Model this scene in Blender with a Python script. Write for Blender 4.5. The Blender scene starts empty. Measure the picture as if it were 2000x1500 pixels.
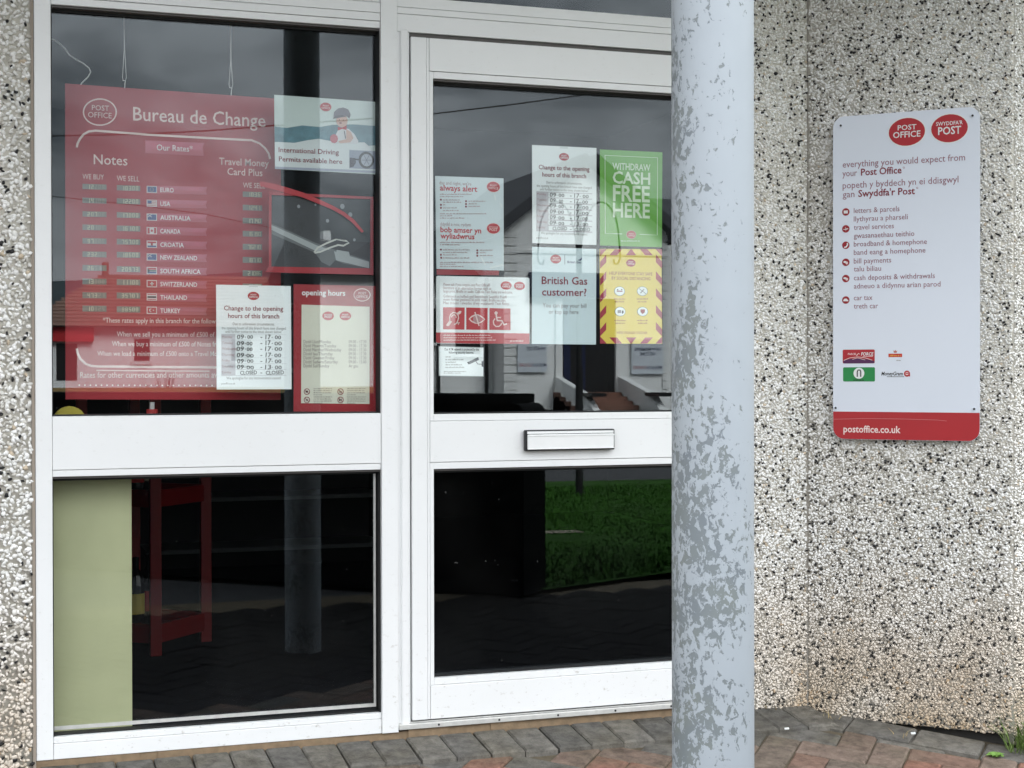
import bpy, bmesh, math, random
import numpy as np
from mathutils import Vector, Matrix

random.seed(7)
RNG = np.random.default_rng(11)
SC = bpy.context.scene
COL = SC.collection

# ------------------------------------------------------------------ camera
H_CAM = 1.095          # camera height above the paving at the shopfront
D_CAM = 4.40265        # camera distance from the shopfront plane (y = 0)
F_PX = 3000.0
YAW, PITCH, ROLL = 0.33204, -0.0071059, 0.0016889


def _rot(yaw, pitch, roll):
    cy, sy, cp, sp, cr, sr = math.cos(yaw), math.sin(yaw), math.cos(pitch), math.sin(pitch), math.cos(roll), math.sin(roll)
    Ry = np.array([[cy, 0, sy], [0, 1, 0], [-sy, 0, cy]])
    Rx = np.array([[1, 0, 0], [0, cp, -sp], [0, sp, cp]])
    Rz = np.array([[cr, -sr, 0], [sr, cr, 0], [0, 0, 1]])
    R = Ry @ Rx @ Rz                       # camera (right, down, forward) -> (X, Ydown, Z in)
    return np.array([R[0], R[2], -R[1]])   # -> world (x, y into the wall, z up)


RW = _rot(YAW, PITCH, ROLL)
EYE = np.array([0.0, -D_CAM, H_CAM])
cam = bpy.data.cameras.new("camera")
cam.sensor_width = 36.0
cam.lens = F_PX / 2000.0 * 36.0
cam.clip_start, cam.clip_end = 0.05, 2000.0
cam_o = bpy.data.objects.new("camera", cam)
COL.objects.link(cam_o)
M = Matrix(((RW[0][0], -RW[0][1], -RW[0][2], EYE[0]),
            (RW[1][0], -RW[1][1], -RW[1][2], EYE[1]),
            (RW[2][0], -RW[2][1], -RW[2][2], EYE[2]),
            (0, 0, 0, 1)))
cam_o.matrix_world = M
SC.camera = cam_o

# ------------------------------------------------------------------ sky, sun, exposure
SUN_EL, SUN_AZ = math.radians(37), math.radians(18)   # azimuth: clockwise from +y
world = bpy.data.worlds.new("World")
SC.world = world
world.use_nodes = True
nt = world.node_tree
nt.nodes.clear()
w_out = nt.nodes.new("ShaderNodeOutputWorld")
w_bg = nt.nodes.new("ShaderNodeBackground")
w_sky = nt.nodes.new("ShaderNodeTexSky")
w_sky.sky_type = 'NISHITA'
w_sky.sun_disc = False
w_sky.sun_elevation = SUN_EL
w_sky.sun_rotation = SUN_AZ
w_tc = nt.nodes.new("ShaderNodeTexCoord")
w_map = nt.nodes.new("ShaderNodeMapping")
w_map.inputs["Scale"].default_value = (1.0, 1.0, 2.6)
w_map.inputs["Location"].default_value = (0.35, 0.1, 0.2)
w_n = nt.nodes.new("ShaderNodeTexNoise")
w_n.inputs["Scale"].default_value = 4.4
w_n.inputs["Detail"].default_value = 7.0
w_n.inputs["Roughness"].default_value = 0.56
w_n.inputs["Distortion"].default_value = 0.35
w_ramp = nt.nodes.new("ShaderNodeValToRGB")
w_ramp.color_ramp.elements[0].position = 0.42
w_ramp.color_ramp.elements[0].color = (5.6, 6.0, 6.3, 1)
w_ramp.color_ramp.elements[1].position = 0.63
w_ramp.color_ramp.elements[1].color = (22.5, 22.8, 23.2, 1)
# an overcast sky is about three times as bright overhead as at the horizon
w_sep = nt.nodes.new("ShaderNodeSeparateXYZ")
w_mr = nt.nodes.new("ShaderNodeMapRange")
w_mr.inputs["From Min"].default_value = 0.20
w_mr.inputs["From Max"].default_value = 0.50
w_mr.inputs["To Min"].default_value = 0.40
w_mr.inputs["To Max"].default_value = 1.5
w_mul = nt.nodes.new("ShaderNodeVectorMath"); w_mul.operation = 'SCALE'
w_mix = nt.nodes.new("ShaderNodeMixRGB")
w_mix.inputs["Fac"].default_value = 0.93
nt.links.new(w_tc.outputs["Generated"], w_map.inputs["Vector"])
nt.links.new(w_map.outputs["Vector"], w_n.inputs["Vector"])
nt.links.new(w_n.outputs["Fac"], w_ramp.inputs["Fac"])
nt.links.new(w_tc.outputs["Generated"], w_sep.inputs["Vector"])
nt.links.new(w_sep.outputs["Z"], w_mr.inputs["Value"])
nt.links.new(w_ramp.outputs["Color"], w_mul.inputs[0])
nt.links.new(w_mr.outputs["Result"], w_mul.inputs["Scale"])
nt.links.new(w_sky.outputs["Color"], w_mix.inputs["Color1"])
nt.links.new(w_mul.outputs["Vector"], w_mix.inputs["Color2"])
nt.links.new(w_mix.outputs["Color"], w_bg.inputs["Color"])
w_bg.inputs["Strength"].default_value = 0.12
nt.links.new(w_bg.outputs["Background"], w_out.inputs["Surface"])

sun = bpy.data.lights.new("sun", 'SUN')
sun.energy = 5.0
sun.angle = math.radians(24)
sun.color = (1.0, 0.97, 0.93)
sun_o = bpy.data.objects.new("sun", sun)
COL.objects.link(sun_o)
sd = Vector((math.sin(SUN_AZ) * math.cos(SUN_EL), math.cos(SUN_AZ) * math.cos(SUN_EL), math.sin(SUN_EL)))
sun_o.rotation_euler = (-sd).to_track_quat('-Z', 'Y').to_euler()
sun_o.location = sd * 60

SC.view_settings.view_transform = 'Standard'
SC.view_settings.look = 'None'
SC.view_settings.exposure = 1.06
SC.view_settings.gamma = 1.0
SC.render.engine = 'CYCLES'
SC.cycles.max_bounces = 8
SC.cycles.transparent_max_bounces = 16
SC.cycles.use_denoising = True
SC.cycles.sample_clamp_indirect = 6.0


# ------------------------------------------------------------------ projections
def ray(px, py):
    return RW @ np.array([px - 1000.0, py - 750.0, F_PX])


def W(px, py, y=0.0):
    """Point of the plane y = const seen at a photo pixel."""
    v = ray(px, py)
    t = (D_CAM + y) / v[1]
    return EYE + v * t


def G(px, py, z):
    """Point at height z seen at a photo pixel."""
    v = ray(px, py)
    return EYE + v * ((z - H_CAM) / v[2])


Y_GL = 0.045   # front face of the panes


def RF(px, py, dist):
    """A street point DIST in front of the glass, mirrored in the panes at a photo pixel."""
    p = W(px, py, Y_GL + dist)
    return np.array([p[0], Y_GL - dist, p[2]])


def RG(px, py, z):
    p = G(px, py, z)
    return np.array([p[0], 2 * Y_GL - p[1], p[2]])


def zl(*pts, y=0.0):
    return sum(W(a, b, y)[2] for a, b in pts) / len(pts)


def xl(*pts, y=0.0):
    return sum(W(a, b, y)[0] for a, b in pts) / len(pts)


def ground(y):
    return -0.066 * min(abs(min(y, 0.0)) / 0.5, 1.0)


# ------------------------------------------------------------------ materials
def s2l(c):
    c = c / 255.0
    return c / 12.92 if c <= 0.04045 else ((c + 0.055) / 1.055) ** 2.4


def rgb(r, g, b, k=1.0):
    return (s2l(r) * k, s2l(g) * k, s2l(b) * k, 1.0)


MATS = {}


def mat(name, color, rough=0.55, metal=0.0, vary=0.06, scale=30.0, bump=0.0, bscale=200.0, spec=0.5, coat=0.0):
    if name in MATS:
        return MATS[name]
    m = bpy.data.materials.new(name)
    m.use_nodes = True
    n = m.node_tree.nodes
    L = m.node_tree.links
    b = n["Principled BSDF"]
    b.inputs["Roughness"].default_value = rough
    b.inputs["Metallic"].default_value = metal
    b.inputs["Specular IOR Level"].default_value = spec
    if coat:
        b.inputs["Coat Weight"].default_value = coat
        b.inputs["Coat Roughness"].default_value = 0.08
    tc = n.new("ShaderNodeTexCoord")
    if vary:
        no = n.new("ShaderNodeTexNoise")
        no.inputs["Scale"].default_value = scale
        no.inputs["Detail"].default_value = 5
        L.new(tc.outputs["Object"], no.inputs["Vector"])
        mx = n.new("ShaderNodeMixRGB")
        mx.inputs["Color1"].default_value = tuple(c * (1 - vary) for c in color[:3]) + (1,)
        mx.inputs["Color2"].default_value = tuple(min(1, c * (1 + vary)) for c in color[:3]) + (1,)
        L.new(no.outputs["Fac"], mx.inputs["Fac"])
        L.new(mx.outputs["Color"], b.inputs["Base Color"])
    else:
        b.inputs["Base Color"].default_value = color
    if bump:
        n2 = n.new("ShaderNodeTexNoise")
        n2.inputs["Scale"].default_value = bscale
        n2.inputs["Detail"].default_value = 4
        L.new(tc.outputs["Object"], n2.inputs["Vector"])
        bp = n.new("ShaderNodeBump")
        bp.inputs["Strength"].default_value = bump
        bp.inputs["Distance"].default_value = 0.002
        L.new(n2.outputs["Fac"], bp.inputs["Height"])
        L.new(bp.outputs["Normal"], b.inputs["Normal"])
    MATS[name] = m
    return m


def glass_mat(name, r0, tint=(0.955, 0.965, 0.96, 1)):
    m = bpy.data.materials.new(name)
    m.use_nodes = True
    n = m.node_tree.nodes
    L = m.node_tree.links
    n.remove(n["Principled BSDF"])
    out = n["Material Output"]
    tr = n.new("ShaderNodeBsdfTransparent"); tr.inputs["Color"].default_value = tint
    gl = n.new("ShaderNodeBsdfGlossy"); gl.inputs["Roughness"].default_value = 0.0
    gl.inputs["Color"].default_value = (0.86, 0.94, 1.0, 1)
    lw = n.new("ShaderNodeLayerWeight"); lw.inputs["Blend"].default_value = 0.5   # facing = 1 - |cos|
    pw = n.new("ShaderNodeMath"); pw.operation = 'POWER'; pw.inputs[1].default_value = 5.0
    ml = n.new("ShaderNodeMath"); ml.operation = 'MULTIPLY_ADD'
    ml.inputs[1].default_value = 1 - r0; ml.inputs[2].default_value = r0
    L.new(lw.outputs["Facing"], pw.inputs[0])
    L.new(pw.outputs[0], ml.inputs[0])
    mx = n.new("ShaderNodeMixShader")
    L.new(ml.outputs[0], mx.inputs["Fac"])
    L.new(tr.outputs[0], mx.inputs[1])
    L.new(gl.outputs[0], mx.inputs[2])
    # a little dust and a few dried specks on the pane
    ge = n.new("ShaderNodeNewGeometry")
    n1 = n.new("ShaderNodeTexNoise"); n1.inputs["Scale"].default_value = 95; n1.inputs["Detail"].default_value = 3
    n2 = n.new("ShaderNodeTexNoise"); n2.inputs["Scale"].default_value = 2.5; n2.inputs["Detail"].default_value = 6
    L.new(ge.outputs["Position"], n1.inputs["Vector"]); L.new(ge.outputs["Position"], n2.inputs["Vector"])
    r1 = n.new("ShaderNodeMapRange"); r1.inputs["From Min"].default_value = 0.735; r1.inputs["From Max"].default_value = 0.76; r1.inputs["To Max"].default_value = 0.10
    L.new(n1.outputs["Fac"], r1.inputs["Value"])
    r2 = n.new("ShaderNodeMapRange"); r2.inputs["From Min"].default_value = 0.5; r2.inputs["From Max"].default_value = 0.8; r2.inputs["To Max"].default_value = 0.004
    L.new(n2.outputs["Fac"], r2.inputs["Value"])
    ad = n.new("ShaderNodeMath"); ad.operation = 'ADD'; ad.use_clamp = True
    L.new(r1.outputs["Result"], ad.inputs[0]); L.new(r2.outputs["Result"], ad.inputs[1])
    df_ = n.new("ShaderNodeBsdfDiffuse"); df_.inputs["Color"].default_value = (0.6, 0.6, 0.58, 1)
    m3 = n.new("ShaderNodeMixShader")
    L.new(ad.outputs[0], m3.inputs["Fac"]); L.new(mx.outputs[0], m3.inputs[1]); L.new(df_.outputs[0], m3.inputs[2])
    L.new(m3.outputs[0], out.inputs["Surface"])
    MATS[name] = m
    return m


def pvc_mat():
    """White window plastic with scuffs and dirt that gather low down and in patches."""
    m = bpy.data.materials.new("white_pvc"); m.use_nodes = True
    n, L = m.node_tree.nodes, m.node_tree.links
    b = n["Principled BSDF"]
    b.inputs["Roughness"].default_value = 0.33
    ge = n.new("ShaderNodeNewGeometry")
    n1 = n.new("ShaderNodeTexNoise"); n1.inputs["Scale"].default_value = 42; n1.inputs["Detail"].default_value = 8; n1.inputs["Roughness"].default_value = 0.7
    n2 = n.new("ShaderNodeTexNoise"); n2.inputs["Scale"].default_value = 5; n2.inputs["Detail"].default_value = 4
    mp = n.new("ShaderNodeMapping"); mp.inputs["Scale"].default_value = (1.0, 1.0, 1.6)
    L.new(ge.outputs["Position"], mp.inputs["Vector"])
    L.new(mp.outputs["Vector"], n1.inputs["Vector"]); L.new(ge.outputs["Position"], n2.inputs["Vector"])
    r1 = n.new("ShaderNodeMapRange"); r1.inputs["From Min"].default_value = 0.585; r1.inputs["From Max"].default_value = 0.72
    L.new(n1.outputs["Fac"], r1.inputs["Value"])
    sp = n.new("ShaderNodeSeparateXYZ"); L.new(ge.outputs["Position"], sp.inputs["Vector"])
    rz = n.new("ShaderNodeMapRange"); rz.inputs["From Min"].default_value = 0.0; rz.inputs["From Max"].default_value = 0.5
    rz.inputs["To Min"].default_value = 0.85; rz.inputs["To Max"].default_value = 0.16
    L.new(sp.outputs["Z"], rz.inputs["Value"])
    mu = n.new("ShaderNodeMath"); mu.operation = 'MULTIPLY'
    L.new(r1.outputs["Result"], mu.inputs[0]); L.new(rz.outputs["Result"], mu.inputs[1])
    n3 = n.new("ShaderNodeTexNoise"); n3.inputs["Scale"].default_value = 9; n3.inputs["Detail"].default_value = 9; n3.inputs["Roughness"].default_value = 0.75
    mp3 = n.new("ShaderNodeMapping"); mp3.inputs["Scale"].default_value = (3.0, 1.0, 0.8); mp3.inputs["Rotation"].default_value = (0, 0.6, 0)
    L.new(ge.outputs["Position"], mp3.inputs["Vector"]); L.new(mp3.outputs["Vector"], n3.inputs["Vector"])
    r3 = n.new("ShaderNodeMapRange"); r3.inputs["From Min"].default_value = 0.66; r3.inputs["From Max"].default_value = 0.72
    L.new(n3.outputs["Fac"], r3.inputs["Value"])
    m4 = n.new("ShaderNodeMath"); m4.operation = 'MULTIPLY'
    L.new(r3.outputs["Result"], m4.inputs[0]); L.new(rz.outputs["Result"], m4.inputs[1])
    mm = n.new("ShaderNodeMath"); mm.operation = 'MAXIMUM'
    L.new(mu.outputs[0], mm.inputs[0]); L.new(m4.outputs[0], mm.inputs[1])
    mu = mm
    mx0 = n.new("ShaderNodeMixRGB"); mx0.inputs["Color1"].default_value = (0.80, 0.81, 0.81, 1); mx0.inputs["Color2"].default_value = (0.86, 0.87, 0.88, 1)
    L.new(n2.outputs["Fac"], mx0.inputs["Fac"])
    mx = n.new("ShaderNodeMixRGB"); mx.inputs["Color2"].default_value = (0.40, 0.37, 0.32, 1)
    L.new(mu.outputs[0], mx.inputs["Fac"]); L.new(mx0.outputs["Color"], mx.inputs["Color1"])
    L.new(mx.outputs["Color"], b.inputs["Base Color"])
    MATS["white_pvc"] = m
    return m


def chip_mat():
    """Crushed white quartz with some black chips; splash stains near the ground."""
    m = bpy.data.materials.new("pebble_dash"); m.use_nodes = True
    n, L = m.node_tree.nodes, m.node_tree.links
    b = n["Principled BSDF"]; b.inputs["Roughness"].default_value = 0.62
    at = n.new("ShaderNodeAttribute"); at.attribute_name = "chip"
    cr = n.new("ShaderNodeValToRGB")
    e = cr.color_ramp
    e.interpolation = 'CONSTANT'
    stops = [(0.0, (0.012, 0.012, 0.014)), (0.105, (0.60, 0.58, 0.535)), (0.22, (0.74, 0.73, 0.70)), (0.45, (0.83, 0.825, 0.80)),
             (0.66, (0.88, 0.875, 0.86)), (0.86, (0.92, 0.92, 0.91)), (0.985, (0.60, 0.50, 0.38))]
    e.elements[0].position = stops[0][0]; e.elements[0].color = stops[0][1] + (1,)
    e.elements[1].position = stops[1][0]; e.elements[1].color = stops[1][1] + (1,)
    for p, c in stops[2:]:
        el = e.elements.new(p); el.color = c + (1,)
    L.new(at.outputs["Fac"], cr.inputs["Fac"])
    ge = n.new("ShaderNodeNewGeometry")
    sp = n.new("ShaderNodeSeparateXYZ"); L.new(ge.outputs["Position"], sp.inputs["Vector"])
    rz = n.new("ShaderNodeMapRange"); rz.inputs["From Min"].default_value = 0.0; rz.inputs["From Max"].default_value = 0.52
    rz.inputs["To Min"].default_value = 1.45; rz.inputs["To Max"].default_value = 0.0
    L.new(sp.outputs["Z"], rz.inputs["Value"])
    no = n.new("ShaderNodeTexNoise"); no.inputs["Scale"].default_value = 4.5; no.inputs["Detail"].default_value = 6
    L.new(ge.outputs["Position"], no.inputs["Vector"])
    mu = n.new("ShaderNodeMath"); mu.operation = 'MULTIPLY'
    L.new(rz.outputs["Result"], mu.inputs[0]); L.new(no.outputs["Fac"], mu.inputs[1])
    # faint rusty weathering in patches
    n2 = n.new("ShaderNodeTexNoise"); n2.inputs["Scale"].default_value = 2.2; n2.inputs["Detail"].default_value = 5
    L.new(ge.outputs["Position"], n2.inputs["Vector"])
    r2 = n.new("ShaderNodeMapRange"); r2.inputs["From Min"].default_value = 0.45; r2.inputs["From Max"].default_value = 0.75; r2.inputs["To Max"].default_value = 0.14
    L.new(n2.outputs["Fac"], r2.inputs["Value"])
    ad = n.new("ShaderNodeMath"); ad.operation = 'ADD'; ad.use_clamp = True
    L.new(mu.outputs[0], ad.inputs[0]); L.new(r2.outputs["Result"], ad.inputs[1])
    mx = n.new("ShaderNodeMixRGB"); mx.blend_type = 'MULTIPLY'; mx.inputs["Color2"].default_value = (0.64, 0.50, 0.35, 1)
    L.new(ad.outputs[0], mx.inputs["Fac"]); L.new(cr.outputs["Color"], mx.inputs["Color1"])
    L.new(mx.outputs["Color"], b.inputs["Base Color"])
    MATS["pebble_dash"] = m
    return m


def peel_mat():
    """Pale grey-blue paint flaking off a galvanised tube, worse low down and on one side."""
    m = bpy.data.materials.new("flaking_paint"); m.use_nodes = True
    n, L = m.node_tree.nodes, m.node_tree.links
    b = n["Principled BSDF"]
    ge = n.new("ShaderNodeTexCoord")
    sp = n.new("ShaderNodeSeparateXYZ"); L.new(ge.outputs["Object"], sp.inputs["Vector"])
    mp = n.new("ShaderNodeMapping"); mp.inputs["Scale"].default_value = (1, 1, 0.72)
    L.new(ge.outputs["Object"], mp.inputs["Vector"])
    n1 = n.new("ShaderNodeTexNoise"); n1.inputs["Scale"].default_value = 84; n1.inputs["Detail"].default_value = 8; n1.inputs["Roughness"].default_value = 0.66; n1.inputs["Distortion"].default_value = 0.5
    n2 = n.new("ShaderNodeTexNoise"); n2.inputs["Scale"].default_value = 9; n2.inputs["Detail"].default_value = 3
    L.new(mp.outputs["Vector"], n1.inputs["Vector"]); L.new(mp.outputs["Vector"], n2.inputs["Vector"])
    # wear grows towards the ground
    rz = n.new("ShaderNodeMapRange"); rz.inputs["From Min"].default_value = 0.35; rz.inputs["From Max"].default_value = 1.75
    rz.inputs["To Min"].default_value = 0.058; rz.inputs["To Max"].default_value = -0.012
    L.new(sp.outputs["Z"], rz.inputs["Value"])
    sx = n.new("ShaderNodeMath"); sx.operation = 'MULTIPLY_ADD'; sx.inputs[1].default_value = -1.05; sx.inputs[2].default_value = 0.0
    L.new(sp.outputs["X"], sx.inputs[0])
    # (the weathered flank)
    a1 = n.new("ShaderNodeMath"); a1.operation = 'ADD'
    L.new(rz.outputs["Result"], a1.inputs[0]); L.new(sx.outputs[0], a1.inputs[1])
    m2 = n.new("ShaderNodeMath"); m2.operation = 'MULTIPLY_ADD'; m2.inputs[1].default_value = 0.62; m2.inputs[2].default_value = -0.31
    L.new(n2.outputs["Fac"], m2.inputs[0])
    a2 = n.new("ShaderNodeMath"); a2.operation = 'ADD'
    L.new(a1.outputs[0], a2.inputs[0]); L.new(m2.outputs[0], a2.inputs[1])
    a3 = n.new("ShaderNodeMath"); a3.operation = 'ADD'
    L.new(a2.outputs[0], a3.inputs[0]); L.new(n1.outputs["Fac"], a3.inputs[1])
    st = n.new("ShaderNodeMapRange"); st.inputs["From Min"].default_value = 0.608; st.inputs["From Max"].default_value = 0.636
    L.new(a3.outputs[0], st.inputs["Value"])
    n3 = n.new("ShaderNodeTexNoise"); n3.inputs["Scale"].default_value = 14; n3.inputs["Detail"].default_value = 6
    L.new(ge.outputs["Object"], n3.inputs["Vector"])
    zc = n.new("ShaderNodeValToRGB")
    zc.color_ramp.elements[0].position = 0.3; zc.color_ramp.elements[0].color = (0.165, 0.19, 0.215, 1)
    zc.color_ramp.elements[1].position = 0.72; zc.color_ramp.elements[1].color = (0.19, 0.212, 0.203, 1)
    L.new(n3.outputs["Fac"], zc.inputs["Fac"])
    pc = n.new("ShaderNodeMixRGB"); pc.inputs["Color1"].default_value = (0.318, 0.352, 0.388, 1); pc.inputs["Color2"].default_value = (0.36, 0.397, 0.434, 1)
    L.new(n3.outputs["Fac"], pc.inputs["Fac"])
    mx = n.new("ShaderNodeMixRGB")
    L.new(st.outputs["Result"], mx.inputs["Fac"]); L.new(pc.outputs["Color"], mx.inputs["Color1"]); L.new(zc.outputs["Color"], mx.inputs["Color2"])
    L.new(mx.outputs["Color"], b.inputs["Base Color"])
    b.inputs["Roughness"].default_value = 0.5
    bp = n.new("ShaderNodeBump"); bp.inputs["Strength"].default_value = 0.5; bp.inputs["Distance"].default_value = 0.0012; bp.invert = True
    L.new(st.outputs["Result"], bp.inputs["Height"]); L.new(bp.outputs["Normal"], b.inputs["Normal"])
    MATS["flaking_paint"] = m
    return m


def brick_mat():
    m = bpy.data.materials.new("paving_brick"); m.use_nodes = True
    n, L = m.node_tree.nodes, m.node_tree.links
    b = n["Principled BSDF"]; b.inputs["Roughness"].default_value = 0.9; b.inputs["Specular IOR Level"].default_value = 0.12
    at = n.new("ShaderNodeAttribute"); at.attribute_name = "tone"
    cr = n.new("ShaderNodeValToRGB"); e = cr.color_ramp; e.interpolation = 'CONSTANT'
    stops = [(0.0, (0.120, 0.115, 0.106)), (0.12, (0.145, 0.138, 0.127)), (0.26, (0.17, 0.16, 0.143)), (0.40, (0.17, 0.138, 0.114)),
             (0.52, (0.185, 0.135, 0.110)), (0.68, (0.21, 0.137, 0.108)), (0.84, (0.25, 0.135, 0.100)), (0.93, (0.20, 0.152, 0.125))]
    e.elements[0].position, e.elements[0].color = 0.0, stops[0][1] + (1,)
    e.elements[1].position, e.elements[1].color = stops[1][0], stops[1][1] + (1,)
    for p, c in stops[2:]:
        el = e.elements.new(p); el.color = c + (1,)
    L.new(at.outputs["Fac"], cr.inputs["Fac"])
    # bricks further out are coloured near-black so their mirror image stays dark (tone above 1)
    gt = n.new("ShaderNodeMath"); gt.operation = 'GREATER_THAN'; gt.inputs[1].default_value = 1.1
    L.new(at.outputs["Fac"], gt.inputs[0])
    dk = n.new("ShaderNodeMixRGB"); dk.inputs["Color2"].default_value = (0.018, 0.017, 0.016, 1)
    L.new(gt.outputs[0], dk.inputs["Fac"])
    ge = n.new("ShaderNodeNewGeometry")
    no = n.new("ShaderNodeTexNoise"); no.inputs["Scale"].default_value = 26; no.inputs["Detail"].default_value = 9; no.inputs["Roughness"].default_value = 0.7
    L.new(ge.outputs["Position"], no.inputs["Vector"])
    mr = n.new("ShaderNodeMapRange"); mr.inputs["From Min"].default_value = 0.3; mr.inputs["From Max"].default_value = 0.7
    mr.inputs["To Min"].default_value = 0.52; mr.inputs["To Max"].default_value = 1.38
    L.new(no.outputs["Fac"], mr.inputs["Value"])
    nb_ = n.new("ShaderNodeTexNoise"); nb_.inputs["Scale"].default_value = 6; nb_.inputs["Detail"].default_value = 7
    L.new(ge.outputs["Position"], nb_.inputs["Vector"])
    rb_ = n.new("ShaderNodeMapRange"); rb_.inputs["From Min"].default_value = 0.42; rb_.inputs["From Max"].default_value = 0.68; rb_.inputs["To Max"].default_value = 0.55
    L.new(nb_.outputs["Fac"], rb_.inputs["Value"])
    dm = n.new("ShaderNodeMixRGB"); dm.inputs["Color2"].default_value = (0.13, 0.115, 0.085, 1)
    vm = n.new("ShaderNodeVectorMath"); vm.operation = 'SCALE'
    L.new(rb_.outputs["Result"], dm.inputs["Fac"]); L.new(cr.outputs["Color"], dm.inputs["Color1"]); L.new(dm.outputs["Color"], dk.inputs["Color1"]); L.new(dk.outputs["Color"], vm.inputs[0]); L.new(mr.outputs["Result"], vm.inputs["Scale"])
    L.new(vm.outputs["Vector"], b.inputs["Base Color"])
    n2 = n.new("ShaderNodeTexNoise"); n2.inputs["Scale"].default_value = 170; n2.inputs["Detail"].default_value = 8
    L.new(ge.outputs["Position"], n2.inputs["Vector"])
    bp = n.new("ShaderNodeBump"); bp.inputs["Strength"].default_value = 0.9; bp.inputs["Distance"].default_value = 0.004
    L.new(n2.outputs["Fac"], bp.inputs["Height"]); L.new(bp.outputs["Normal"], b.inputs["Normal"])
    MATS["paving_brick"] = m
    return m


PVC, CHIP, PEEL, BRICK = pvc_mat(), chip_mat(), peel_mat(), brick_mat()
GLASS = glass_mat("window_glass", 0.043)
MORTAR = mat("render_backing", (0.56, 0.53, 0.47, 1), 0.9, bump=0.6, bscale=300, vary=0.25)
SILL = mat("tan_mortar", (0.24, 0.17, 0.105, 1), 0.9, bump=0.8, bscale=120, vary=0.4, scale=40)
SEAL = mat("brown_sealant", (0.30, 0.255, 0.21, 1), 0.7)
JSEAL = mat("corner_mastic", (0.30, 0.28, 0.25, 1), 0.8, vary=.3)
GASKET = mat("black_gasket", (0.006, 0.006, 0.007, 1), 0.6)
DARKREVEAL = mat("grey_gasket", (0.09, 0.082, 0.078, 1), 0.6)
ALU = mat("worn_aluminium", (0.62, 0.62, 0.60, 1), 0.45, 0.3, vary=0.2, scale=60)
SILVER = mat("satin_silver", (0.82, 0.83, 0.83, 1), 0.36, 0.0, vary=0.04)
BLACKP = mat("black_plastic", (0.012, 0.012, 0.014, 1), 0.45)
CONC = mat("plinth_concrete", (0.045, 0.043, 0.040, 1), 0.9, bump=0.6, vary=0.4)


# ------------------------------------------------------------------ builders
class MB:
    """Collects faces with materials, then links them as ONE mesh object."""

    def __init__(self):
        self.v, self.f, self.m, self.mats = [], [], [], []

    def mi(self, m):
        if m not in self.mats:
            self.mats.append(m)
        return self.mats.index(m)

    def add(self, verts, faces, m):
        k = len(self.v)
        i = self.mi(m)
        self.v += [tuple(float(c) for c in p) for p in verts]
        self.f += [tuple(j + k for j in f) for f in faces]
        self.m += [i] * len(faces)

    def box(self, p0, p1, m, bev=0.0):
        x0, x1 = sorted((p0[0], p1[0])); y0, y1 = sorted((p0[1], p1[1])); z0, z1 = sorted((p0[2], p1[2]))
        bm = bmesh.new()
        bmesh.ops.create_cube(bm, size=1.0)
        for v in bm.verts:
            v.co = Vector(((x0 + x1) / 2 + v.co.x * (x1 - x0), (y0 + y1) / 2 + v.co.y * (y1 - y0), (z0 + z1) / 2 + v.co.z * (z1 - z0)))
        if bev:
            bmesh.ops.bevel(bm, geom=list(bm.edges), offset=min(bev, 0.45 * min(x1 - x0, y1 - y0, z1 - z0)), segments=2, affect='EDGES', profile=0.5)
        self.bm(bm, m)

    def bm(self, bm, m, mw=None):
        bm.verts.index_update()
        vs = [(mw @ v.co if mw else v.co)[:] for v in bm.verts]
        self.add(vs, [[v.index for v in f.verts] for f in bm.faces], m)
        bm.free()

    def hexa(self, q, m):
        """q: eight corners, bottom four then top four, each ring in the same order."""
        self.add(q, [(3, 2, 1, 0), (4, 5, 6, 7), (0, 1, 5, 4), (1, 2, 6, 5), (2, 3, 7, 6), (3, 0, 4, 7)], m)

    def tube(self, pts, r, m, seg=8, r1=None):
        pts = [Vector(p) for p in pts]
        n = len(pts)
        vs, fs = [], []
        for i, p in enumerate(pts):
            d = (pts[min(i + 1, n - 1)] - pts[max(i - 1, 0)]).normalized()
            a = d.orthogonal().normalized() if i == 0 else (a - d * a.dot(d)).normalized()
            b = d.cross(a)
            rr = r if r1 is None else r + (r1 - r) * i / (n - 1)
            for k in range(seg):
                t = 2 * math.pi * k / seg
                vs.append(p + (a * math.cos(t) + b * math.sin(t)) * rr)
        for i in range(n - 1):
            for k in range(seg):
                k2 = (k + 1) % seg
                fs.append((i * seg + k, i * seg + k2, (i + 1) * seg + k2, (i + 1) * seg + k))
        fs.append(tuple(range(seg))[::-1]); fs.append(tuple((n - 1) * seg + k for k in range(seg)))
        self.add(vs, fs, m)

    def prism(self, ring, ext, m):
        """A planar ring of 3-D points pushed along the vector ext."""
        n = len(ring)
        e = np.array(ext, float)
        vs = [np.array(p, float) for p in ring] + [np.array(p, float) + e for p in ring]
        fs = [tuple(range(n)), tuple(range(2 * n - 1, n - 1, -1))]
        fs += [(i, (i + 1) % n, (i + 1) % n + n, i + n) for i in range(n)]
        self.add(vs, fs, m)

    def build(self, name, parent=None, origin=None, smooth=False):
        if origin is None:
            origin = parent["_o"] if parent is not None else (0, 0, 0)
        o3 = np.array(list(origin), float)
        me = bpy.data.meshes.new(name)
        vv = [tuple(np.array(p) - o3) for p in self.v]
        me.from_pydata(vv, [], self.f)
        for m in self.mats:
            me.materials.append(m)
        me.polygons.foreach_set("material_index", self.m)
        if smooth:
            me.polygons.foreach_set("use_smooth", [True] * len(self.f))
        me.update()
        bmx = bmesh.new(); bmx.from_mesh(me)
        if smooth != 'flatprint':
            bmesh.ops.recalc_face_normals(bmx, faces=bmx.faces)
        bmx.to_mesh(me); bmx.free()
        o = bpy.data.objects.new(name, me)
        COL.objects.link(o)
        if parent is None:
            o.location = origin
        else:
            o.parent = parent
        ORG[o.name] = tuple(origin)
        return o


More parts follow.
